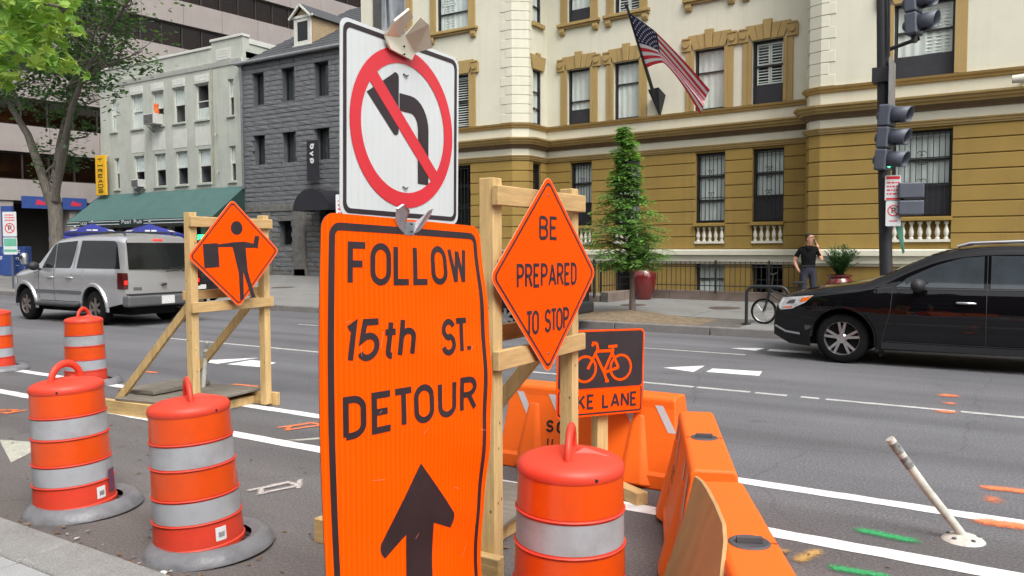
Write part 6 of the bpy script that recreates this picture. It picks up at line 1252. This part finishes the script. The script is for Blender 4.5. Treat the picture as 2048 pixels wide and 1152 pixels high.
# ---- timber sign stands
def stand(loc, rz_, label, span, L, hl, ply):
    r = thing('sign_stand', label, 'sign stand', loc, rz_, 'timber sign stands'); a = .085
    for y in (0, span):
        MB().box(-a/2, a/2, y-a/2, y+a/2, .02, 2.05).build('upright', M['wood'], r, bevel=.004, segs=1)
        MB().box(-L, .1, y-.105 if y == 0 else y+.045, y-.045 if y == 0 else y+.105, .0, .14).build('base_rail', M['woodend'], r, bevel=.004, segs=1)
        yb_ = y+.062 if y == 0 else y-.062
        mb = MB(); mb.bar((-L+.14, yb_, .1), (-.05, yb_, 1.2), .038, .085); mb.build('brace', M['wood'], r, bevel=.004, segs=1)
    MB().box(-L, -L+.09, -.042, span+.042, .002, .09).build('cross_member', M['wood'], r, bevel=.004); MB().box(-.3, -.21, -.042, span+.042, .002, .09).build('cross_member', M['wood'], r, bevel=.004)
    for z, x0, nm in ((1.96, a/2, 'top_board'), (1.13, a/2, 'lower_board')): MB().box(x0+.001, x0+.04, -.06, span+.06, z-.05, z+.05).build(nm, mat('pine_board', (.52,.34,.145), .7, var=.2, scale=3, bump=.2, bscale=25, stretch=(12,1.2,12), dirt=.25, dirtcol=(.36,.21,.08), dscale=4), r, bevel=.004, segs=1)
    MB().box(-a/2-.04, -a/2-.001, -.045, span+.045, 1.2, 1.29).build('rear_board', MATS['pine_board'], r, bevel=.004, segs=1)
    MB().obox((-L*.34-.15, span*.52, .155), (1, .1, 0), (-.1, 1, 0), (0, 0, 1), (L*.36, span*.58, .012)).build('ballast_board', M['ply'], r, bevel=.003, segs=1)
    if ply: MB().obox((-L*.78, span*.55, .19), (1, .03, .04), (-.03, 1, 0), (-.04, 0, 1), (L*.2, span*.4, .02)).build('ballast_board', M['ply'], r, bevel=.003, segs=1)
    mb = MB()
    for y in (0, span):
        for z in (1.93, 1.99, 1.1, 1.16): mb.lathe([(0, .0425), (.006, .0415)], 8, (0, y+random.uniform(-.02, .02), z), axis='x')
        for k in range(6): z = random.uniform(.2, 1.85); mb.add([(random.uniform(-.03, .03)+.009*cos(q), y-.0432, z+.012*sin(q)) for q in [0]]*0, [])
    mb.build('screw', M['capd'], r)
    kn = MB()
    for y in (0, span):
        for k in range(5):
            z, x = random.uniform(.15, 1.9), random.uniform(-.028, .028); kn.add([(x+.006*cos(q), y-.0428, z+.009*sin(q)) for q in [pi*j/4 for j in range(8)]], [tuple(range(8))])
            z, x = random.uniform(.15, 1.9), random.uniform(-.028, .028); kn.add([(.0428, y+x+.006*cos(q), z+.009*sin(q)) for q in [pi*j/4 for j in range(8)]], [tuple(range(8))])
    tag(kn.build('knots', M['knot'], r), kind='stuff'); return r
stand((-2.27, 3.39, 0), radians(2), 'timber stand of new pine posts holding the prepare to stop diamond', .9, 1.15, 1, False)
stand((-6.78, 4.91, 0), radians(4), 'timber stand with plywood ballast holding the flagger symbol diamond', .94, 1.38, 1, True)
# ---- road signs
def diamond(side, r=.05):
    h = side/2-r; P_ = []
    for cx, cy, a in ((h, h, 0), (-h, h, 90), (-h, -h, 180), (h, -h, 270)): P_ += arc(cx, cy, r, r, a, a+90, 6)
    c = sqrt(.5); return [(c*(x-y), c*(x+y)) for x, y in P_]
def diamond_sign(loc, rz_, label, tilt=0):
    t = thing('warning_sign', label, 'road sign', loc, rz_, 'orange diamond signs'); t.rotation_euler = (tilt, 0, rz_)
    FN = lambda u, v, l: (l, u, v)
    mb = MB(); mb.prism(diamond(.762, .045), lambda u, v: (-.003, u, v), lambda u, v: (0, u, v)); mb.build('panel', M['orange2'], t)
    MB().prism(diamond(.77, .047), lambda u, v: (-.0032, u, v), lambda u, v: (-.0008, u, v)).build('edge', mat('sign_edge_pale', (.75,.3,.2), .5), t)
    mb = MB(); ring(mb, diamond(.728, .036), diamond(.702, .03), FN, .001); mb.build('border', M['signblk'], t)
    mb = MB()
    for v in (.43, -.43): MB().lathe([(0, .004), (.006, .003), (.009, .0)], 10, (.0, 0, v), axis='x').build('bolt', M['capd'], t)
    return t, FN
t, FN = diamond_sign((-2.168, 3.8, 1.55), radians(-2), 'orange diamond sign lettered BE PREPARED TO STOP', radians(-.3))
for s_, v, hh, w_ in (('BE', .19, .13, .19), ('PREPARED', -.065, .13, .62), ('TO STOP', -.315, .13, .45)):
    mb = MB(); text(mb, s_, -w_/2, v, hh, w_, .0185, FN, gap=.22); mb.build('lettering', M['signblk'], t)
t, FN = diamond_sign((-6.66, 5.34, 1.65), radians(-2), 'orange diamond sign with black flagger figure symbol', radians(3))
mb = MB(); flat(mb, circ(.03, .255, .07, 22), FN, .0015)
for k, po in enumerate(([(-.21, .1), (-.02, .115), (.11, .115), (.24, .085), (.24, .045), (.2, .045), (.1, .05), (.1, .06), (-.21, .075)], [(.21, .05), (.27, .035), (.3, .16), (.245, .17)], [(-.04, .1), (.12, .1), (.13, -.2), (.02, -.2)],
                       [(.02, -.19), (.075, -.19), (.06, -.47), (.015, -.47)], [(.075, -.19), (.13, -.19), (.2, -.46), (.155, -.46)], [(-.37, .115), (-.2, .115), (-.2, -.12), (-.37, -.12)])): flat(mb, po, FN, .0017+k*.0002)
mb.build('flagger_figure', M['signblk'], t)
# square no-left-turn sign
t = thing('turn_sign', 'white square sign with red circle and slash over a black left turn arrow', 'road sign', (-1.8, 2.16, 2.105), 0, None); t.rotation_euler = (radians(-1.2), 0, 0); FN = lambda u, v, l: (l, u, v); h = .312
mb = MB(); mb.prism(rrect(-h, h, -h, h, .035), lambda u, v: (-.003, u, v), lambda u, v: (0, u, v)); mb.build('panel', M['signwhite'], t)
mb = MB(); ring(mb, rrect(-h+.012, h-.012, -h+.012, h-.012, .03), rrect(-h+.028, h-.028, -h+.028, h-.028, .02), FN, .001); mb.build('border', M['signblk'], t)
mb = MB(); q = [(.1, -.178), (.1, .01)]+arc(.03, .01, .07, .082, 0, 90, 8)+[(-.03, .092)]; stroke(mb, q, .06, FN, 0, .0012)
flat(mb, [(-.192, .098), (-.062, .182)]+arc(-.05, .172, .016, .016, 120, 0, 5)+[(-.034, .0)]+arc(-.05, -.008, .016, .016, 0, -130, 5), FN, .0016); mb.build('left_arrow', M['signblk'], t)
mb = MB(); ring(mb, circ(0, .005, .272, 64), circ(0, .005, .22, 64), FN, .002); stroke(mb, [(-.168, .16), (.168, -.15)], .05, FN, 0, .0022); mb.build('prohibition_ring', M['signred'], t)
for v in (.19, -.195): MB().tube([(.003, -.012, v), (.006, 0, v-.006), (.003, .014, v)], .0025, 5).build('bolt', M['capd'], t)
mb = MB()
for k in range(17): u = -.262+.0327*k; mb.add([FN(a, b, .0006) for a, b in ((u, -.27), (u+.0012, -.27), (u+.0012, .27), (u, .27))], [(0, 1, 2, 3)])
mb.build('sheeting_seams', mat('sheeting_seam', (.5,.52,.53), .4), t)
# curved detour sign
ds = thing('detour_sign', 'tall orange FOLLOW 15th ST. DETOUR sign with up arrow, bowed and scuffed', 'road sign', (-1.8, 2.17, .5), world=True)
V0, V1, UW = .28, 1.81, .835
def bow(u, v):
    t = min(1, max(0, (V1-v)/1.2)); s = u/UW; b = .02*sin(s*pi)+.035*s*s*sin(min(1, t*.95)*pi)+.003*sin(v*21+u*9)*s
    return b
DN = lambda u, v, l: (-1.792+bow(u, v)+l, 1.755+u-.02*sin(min(1, max(0, (V1-v)/1.2))*pi)*(1-u/UW)+.035*(u/UW)*sin(min(1, max(0, (V1-v)/1.25))*pi), v-.028*(u/UW)*(1 if v > 1.2 else max(0, (v-.6)/.6)))
def ext(v, r=.05):
    if V1-v < r: d = r-(V1-v); k = r-sqrt(max(0, r*r-d*d)); return k, UW-k
    return 0, UW
vs_ = [V1-.05*(1-cos(pi/2*i/6)) for i in range(7)]+[V1-.05-(V1-.05-V0)*i/40 for i in range(1, 41)]
for nm, l, m_ in (('panel', 0, 'orange'), ('back', -.003, 'signback')): MB().grid(lambda v, s: DN(ext(v)[0]+(ext(v)[1]-ext(v)[0])*s, v, l), vs_, [i/24 for i in range(25)]).build(nm, M[m_], ds, smooth=80)
mb = MB(); e = .042; stroke(mb, subdiv([(e, V0), (e, V1-.075)]+arc(e+.03, V1-.07, .03, .03, 180, 90, 5)+[(UW-e-.03, V1-.04)]+arc(UW-e-.03, V1-.07, .03, .03, 90, 0, 5)+[(UW-e, V0)], .03), .024, DN, 0, .0012); mb.build('border', M['signblk'], ds)
for s_, u0, v0, hh, w_, tk_, sl in (('FOLLOW', .105, 1.585, .14, .615, .0215, 0), ('15th', .085, 1.338, .14, .31, .0215, .12), ('ST.', .535, 1.325, .135, .175, .0215, .05), ('DETOUR', .085, 1.095, .14, .655, .0225, 0)):
    mb = MB(); text(mb, s_, u0, v0, hh, w_, tk_, DN, gap=(.27 if s_ == 'DETOUR' else .22) if s_ != '15th' else .2, slant=sl, lift=.0014, mx=.02); mb.build('lettering', M['signblk'], ds)
mb = MB(); ac = .425
def apoly(pl, lift): 
    n = 26; mb.grid(lambda v, s: (lambda a, b: DN(a+(b-a)*s, v, lift))(*pl(v)), [pl.v0+(pl.v1-pl.v0)*i/n for i in range(n+1)], [i/4 for i in range(5)])
def headx(v):
    f = (.95-v)/.262
    return (ac-.215*f, ac+.215*f)
headx.v0, headx.v1 = .95, .715; apoly(headx, .0013)
def lowx(v):
    f = (.715-v)/.065; o_ = ac-.2+.02*f*f; i_ = ac-.045-.11*(f**1.0)
    return (min(o_+.03*max(0, f-.6), i_), i_) if v < .715 else (0, 0)
for sg in (-1, 1):
    def low(v, sg=sg):
        f = (.718-v)/.062; a = .193-.02*f+.012*sin(f*pi); b = .06+.125*f; a, b = max(a, b), b
        return (ac+sg*a, ac+sg*b)
    low.v0, low.v1 = .718, .656; apoly(low, .0014)
def shaft(v): return (ac-.073, ac+.073)
shaft.v0, shaft.v1 = .72, V0; apoly(shaft, .0015); mb.build('arrow', M['signblk'], ds)
for _ in range(13):
    u, v, a = random.uniform(.06, .78), random.uniform(.4, 1.7), random.uniform(-.6, 1.9); L = random.uniform(.01, .06); mb = MB(); stroke(mb, subdiv([(u, v), (u+L*cos(a), v+L*sin(a))], .02), .0011, DN, 0, .0019); mb.build('scratch', mat('sign_scratch', (.95,.3,.16), .6), ds)
# sign post and folded sign brackets
sp = thing('sign_post', 'galvanised steel channel post carrying the turn and detour signs', 'post', (-1.85, 2.14, .15), world=True)
mb = MB(); mb.box(-1.862, -1.857, 2.075, 2.205, .1, 3.1); mb.box(-1.857, -1.83, 2.075, 2.08, .1, 3.1); mb.box(-1.857, -1.83, 2.2, 2.205, .1, 3.1); mb.build('channel', M['galv'], sp)
mb = MB(); mb.bar((-1.835, 2.09, 2.38), (-1.8, 2.06, 2.75), .012, .03); mb.bar((-1.83, 2.13, 2.38), (-1.825, 2.1, 2.75), .012, .02); mb.build('strut', M['galv'], sp)
MB().ball((-1.828, 2.203, 2.475), .01).build('bolt', M['galv'], sp)
def folded(name, polys, m_, label, loc):
    t = thing(name, label, 'bracket', loc, group='folded sign brackets', world=True)
    for po in polys:
        a, b, c = (Vector(p) for p in po[:3]); n = (b-a).cross(c-a).normalized()*.004
        mb = MB(); k = len(po); mb.add([Vector(p)-n for p in po]+[Vector(p)+n for p in po], [tuple(range(k))[::-1], tuple(range(k, 2*k))]+[(i, (i+1) % k, k+(i+1) % k, k+i) for i in range(k)]); mb.build('wing' if po is not polys[0] else 'base_plate', m_, t)
    mb = MB(); c = Vector(polys[0][0]).lerp(Vector(polys[0][2]), .5)
    for dz in (-.012, .014): mb.ball((c.x+.008, c.y, c.z+dz), .0035, 8, 6)
    mb.build('rivet_hole', M['lensoff'], t)
X = -1.785
folded('sign_bracket', [[(X, 2.07, 2.36), (X, 2.18, 2.345), (X, 2.2, 2.375), (X+.005, 2.135, 2.42), (X, 2.045, 2.4)], [(X, 2.045, 2.4), (X+.005, 2.115, 2.41), (X+.06, 2.115, 2.47), (X+.07, 2.085, 2.485), (X+.045, 2.04, 2.44)], [(X, 2.2, 2.375), (X+.005, 2.14, 2.42), (X+.065, 2.15, 2.475), (X+.08, 2.175, 2.455), (X+.055, 2.225, 2.39)]], M['zinc'], 'gold coloured folded metal bracket clipping the top of the turn sign', (X, 2.12, 2.36))
folded('sign_bracket', [[(X+.012, 2.115, 1.745), (X+.012, 2.165, 1.742), (X+.014, 2.185, 1.79), (X+.014, 2.12, 1.79)], [(X+.012, 2.115, 1.745), (X+.014, 2.12, 1.79), (X+.045, 2.105, 1.825), (X+.05, 2.07, 1.845), (X+.045, 2.045, 1.83), (X+.02, 2.07, 1.79)], [(X+.012, 2.165, 1.742), (X+.014, 2.185, 1.79), (X+.045, 2.21, 1.825), (X+.045, 2.235, 1.835), (X+.03, 2.24, 1.815), (X+.018, 2.2, 1.765)]], M['galv'], 'silver folded metal bracket between the turn sign and the orange sign', (X, 2.14, 1.74))
# bicycle lane sign on its own timber post
bs_ = thing('bike_lane_sign', 'black and orange BIKE LANE sign with bicycle symbol behind the timber post', 'road sign', (-2.42, 4.98, .835), radians(-31)); FN = lambda u, v, l: (l, u, v); W_, H_ = .36, .298
bs_.rotation_euler = (radians(-1.5), 0, radians(-30))
mb = MB(); mb.prism(rrect(-W_, W_, -H_, H_, .035), lambda u, v: (-.003, u, v), lambda u, v: (0, u, v)); mb.build('panel', M['orange2'], bs_)
mb = MB(); flat(mb, rrect(-W_+.012, W_-.012, -.105, H_-.012, .025), FN, .001); mb.build('symbol_field', M['signblk'], bs_)
mb = MB(); ring(mb, rrect(-W_+.012, W_-.012, -H_+.012, -.11, .02), rrect(-W_+.024, W_-.024, -H_+.024, -.112, .015), FN, .001); text(mb, 'BIKE LANE', -.3, -.25, .105, .61, .018, FN, gap=.24); mb.build('lettering', M['signblk'], bs_)
mb = MB()
for x in (-.135, .16): ring(mb, circ(x, .03, .095, 32), circ(x, .03, .078, 32), FN, .002)
for k, pl in enumerate(([(-.115, .03), (-.035, .165), (-.045, .205)], [(-.045, .205), (-.075, .207), (-.08, .185)], [(-.04, .15), (.09, .15)], [(-.055, .13), (.02, .0)], [(.015, .0), (.09, .15), (.085, .175)], [(.14, .03), (.02, .0)], [(.14, .03), (.08, .14)], [(.05, .178), (.125, .182)], [(.02, .0), (.045, -.06)], [(.03, -.06), (.06, -.058)])): stroke(mb, pl, .02, FN, 0, .0022+.0002*k)
mb.build('bicycle_symbol', M['orange2'], bs_)
bst = thing('sign_stand', 'short timber post on a cross base behind the bike lane sign', 'sign stand', (-2.43, 5.05, 0), radians(-30), 'timber sign stands')
MB().box(-.1, -.02, -.045, .045, .09, 1.05).build('upright', M['wood'], bst, bevel=.004); MB().box(-.5, .42, -.03, .06, .0, .085).build('base_rail', M['woodend'], bst, bevel=.004); MB().box(-.09, -.0, -.36, .36, .086, .13).build('base_rail', MATS['pine_board'], bst, bevel=.004)
# ---- water-filled barriers
def barrier(loc, rz_, label, L=1.5, caps=(.75,), stripes=True, wt='SC'):
    r = thing('barrier', label, 'barrier', loc, rz_, 'orange plastic barriers'); mb = MB(); prof = [(.215, 0), (.215, .1), (.2, .125), (.115, .56), (.112, .62), (.095, .64)]
    hw = lambda z: lerp([(0, .215), (.1, .215), (.125, .2), (.56, .115), (.62, .112), (.64, .095)], z)
    full = [(-y, z) for y, z in prof]+[(y, z) for y, z in prof[::-1]]; n = len(full); xs = [(0, 0), (.004, 1), (L-.004, 1), (L, 0)]; vs = []
    for sl in (0, 1): vs += [((.0+.055*z/.64) if sl == 0 else L-.055*z/.64, y, z) for y, z in full]
    mb.add(vs, [(i, (i+1) % n, n+(i+1) % n, n+i) for i in range(n)]+[tuple(range(n)), tuple(range(n, 2*n))[::-1]]); b = mb.build('body', M['barr'], r, bevel=.018, segs=3)
    for s in (-1, 1):
        for x in (L*.19, L*.78):       # moulded triangular gussets
            po = [(x-.13, .02), (x+.13, .02), (x+.045, .5), (x-.045, .5)]
            MB().add([(a, s*(hw(z)+(.0)), z) for a, z in po]+[(x+(a-x)*.55, s*(hw(z)+.045*(1-z/.62)), z+.01) for a, z in po], [(4, 5, 6, 7), (0, 1, 5, 4), (1, 2, 6, 5), (2, 3, 7, 6), (3, 0, 4, 7)]).build('gusset', M['barr'], r, bevel=.012)
        if stripes:
            for x in (.12, .4, L-.46, L-.2): po = [(x, .58), (x+.06, .58), (x+.17, .4), (x+.11, .4)]; MB().add([(a, s*(hw(z)+.002), z) for a, z in po], [(0, 1, 2, 3)]).build('reflective_stripe', M['refl'], r)
        if wt: mb = MB(); text(mb, wt, L*.29-.02, .3, .09, .16, .018, lambda u, v, l: (u, s*(hw(v)+.002+l), v), gap=.4); text(mb, 'II', L*.29, .2, .06, .05, .012, lambda u, v, l: (u, s*(hw(v)+.002+l), v), gap=.4); mb.build('lettering', M['signblk'], r)
    for x in caps:
        c = MB().lathe([(0, .642), (.058, .642), (.066, .646), (.072, .644), (.075, .641)], 24, (x, 0, 0)).build('filler_cap', M['capd'], r, smooth=40); MB().box(x-.012, x+.012, -.045, .045, .643, .662).build('cap_grip', M['capd'], c)
        mb = MB(); mb.box(x-.004, x+.004, -.096, -.073, .636, .6425); mb.box(x-.004, x+.004, .073, .096, .636, .6425); mb.build('groove_shade', M['groove'], r)  # darker orange strips painted on for the shade of the groove
    return r
barrier((-3.42, 5.4, 0), radians(1), 'orange water filled barrier behind the bike lane sign, parallel to the road', 1.46, ())
a_ = atan2(3.61-5.04, -1.17+1.77); barrier((-1.76, 5.02, 0), a_, 'orange water filled barrier in the middle, running toward the viewer', 1.5, (.78,)); barrier((-1.15, 3.58, 0), a_+radians(3), 'nearest orange water filled barrier at the bottom with plywood leaning on it', 1.5, (.82,), False, '')
ps = thing('plywood_sheet', 'tan plywood sheet with a curved edge leaning on the nearest barrier', 'plywood', (-1.15, 3.58, 0), a_+radians(3))
po = [(.04, .655), (.2, .68), (.36, .692), (.6, .7), (.8, .698), (.9, .67), (1.01, .595), (1.14, .49), (1.3, .3), (1.36, .0), (.2, .0), (.19, .25), (.15, .5)]
sy = lambda x, z, o: (x, -.33+.36*z-o, z)
MB().prism(po, lambda x, z: sy(x, z, 0), lambda x, z: sy(x, z, .014)).build('sheet', M['plyn'], ps)
# ---- flexible delineator posts
def delineator(base, top, label):
    t = thing('delineator_post', label, 'post', base, group='white delineator posts'); v = Vector(top)-Vector(base)
    mb = MB(); mb.lathe([(0, .035), (.05, .034), (.1, .015), (.115, .0)], 24); mb.build('base', M['post'], t, smooth=40); mb = MB(); mb.tube([(0, 0, .02), v*.06+Vector((0, 0, .02)), v*.5, v], [.024, .025, .025, .025], 14); mb.build('post', M['post'], t, smooth=50)
    for f0, f1 in ((.72, .82), (.86, .96)): MB().tube([v*f0, v*f1], .0262, 14, caps=False).build('band', mat('worn_band', (.2,.2,.19), .7, var=.8, scale=30), t, smooth=50)
    mb = MB()
    for k in range(5): a = 2*pi*k/5+.4; mb.ball((.08*cos(a), .08*sin(a), .024), .014, 8, 5, 0, (1, 1, .4))
    mb.build('bolt', M['capd'], t)
delineator((-.235, 5.25, .0), (-.61, 5.06, .585), 'leaning white delineator post on a round base at right'); delineator((-7.6, 5.6, .0), (-7.71, 5.76, .66), 'upright white delineator post behind the flagger stand')
# ---- litter
for i, (x, y, w_, lb) in enumerate(((-1.94, 4.8, .1, 'torn white paper beside the middle barrier'), (-2.2, 4.95, .06, 'small white paper scrap by the timber base rail'), (-3.75, 2.48, .03, 'tiny white scrap near the drum base'))):
    tag(MB().grid(lambda u, v: (x+w_*u+.02*v, y+w_*1.5*v, .012+.012*sin(u*5+v*4)), [0, .3, .7, 1], [0, .5, 1]).build('paper_scrap', M['paper'], smooth=60), lb, 'litter', 'white paper scraps')
mb = MB()
for _ in range(520):
    x = random.uniform(-9, 0.3); y = 2.32+abs(random.gauss(0, .35)) if random.random() < .6 else random.uniform(2.3, 4.7); a = random.uniform(0, 6.28); s = random.uniform(.008, .028); u, v = Vector((cos(a), sin(a), 0))*s, Vector((-sin(a), cos(a), 0))*s*.45
    p = Vector((x, y, .006+random.uniform(0, .008))); mb.add([p-u, p+v+Vector((0, 0, .004)), p+u, p-v], [(0, 1, 2, 3)], 0 if random.random() < .8 else 1)
tag(mb.build('leaf_litter', [M['twig'], M['gravelm']]), kind='stuff')
# ================================================================ unseen street wall added behind the camera to darken car reflections
nb = thing('reflection_building', 'long brown brick building added out of view behind the camera for car reflections', 'building', (-10, -13, 0), world=True)
FB = frame((0, -13), (-1, 0)); bo_ = [(-50+4*i, -48.2+4*i, z, z+2.0) for i in range(24) for z in (1, 4.6, 8.2, 11.8)]
mb = MB(); wallbox(mb, FB, -50, 50, 0, 15, bo_, -.4, 0); mb.build('wall', mat('brown_brick', (.12,.085,.065), .9, var=.2), nb)
MB().box(-50, 50, -13.5, -13.25, 0, 15).build('glazing', M['carglass'], nb)
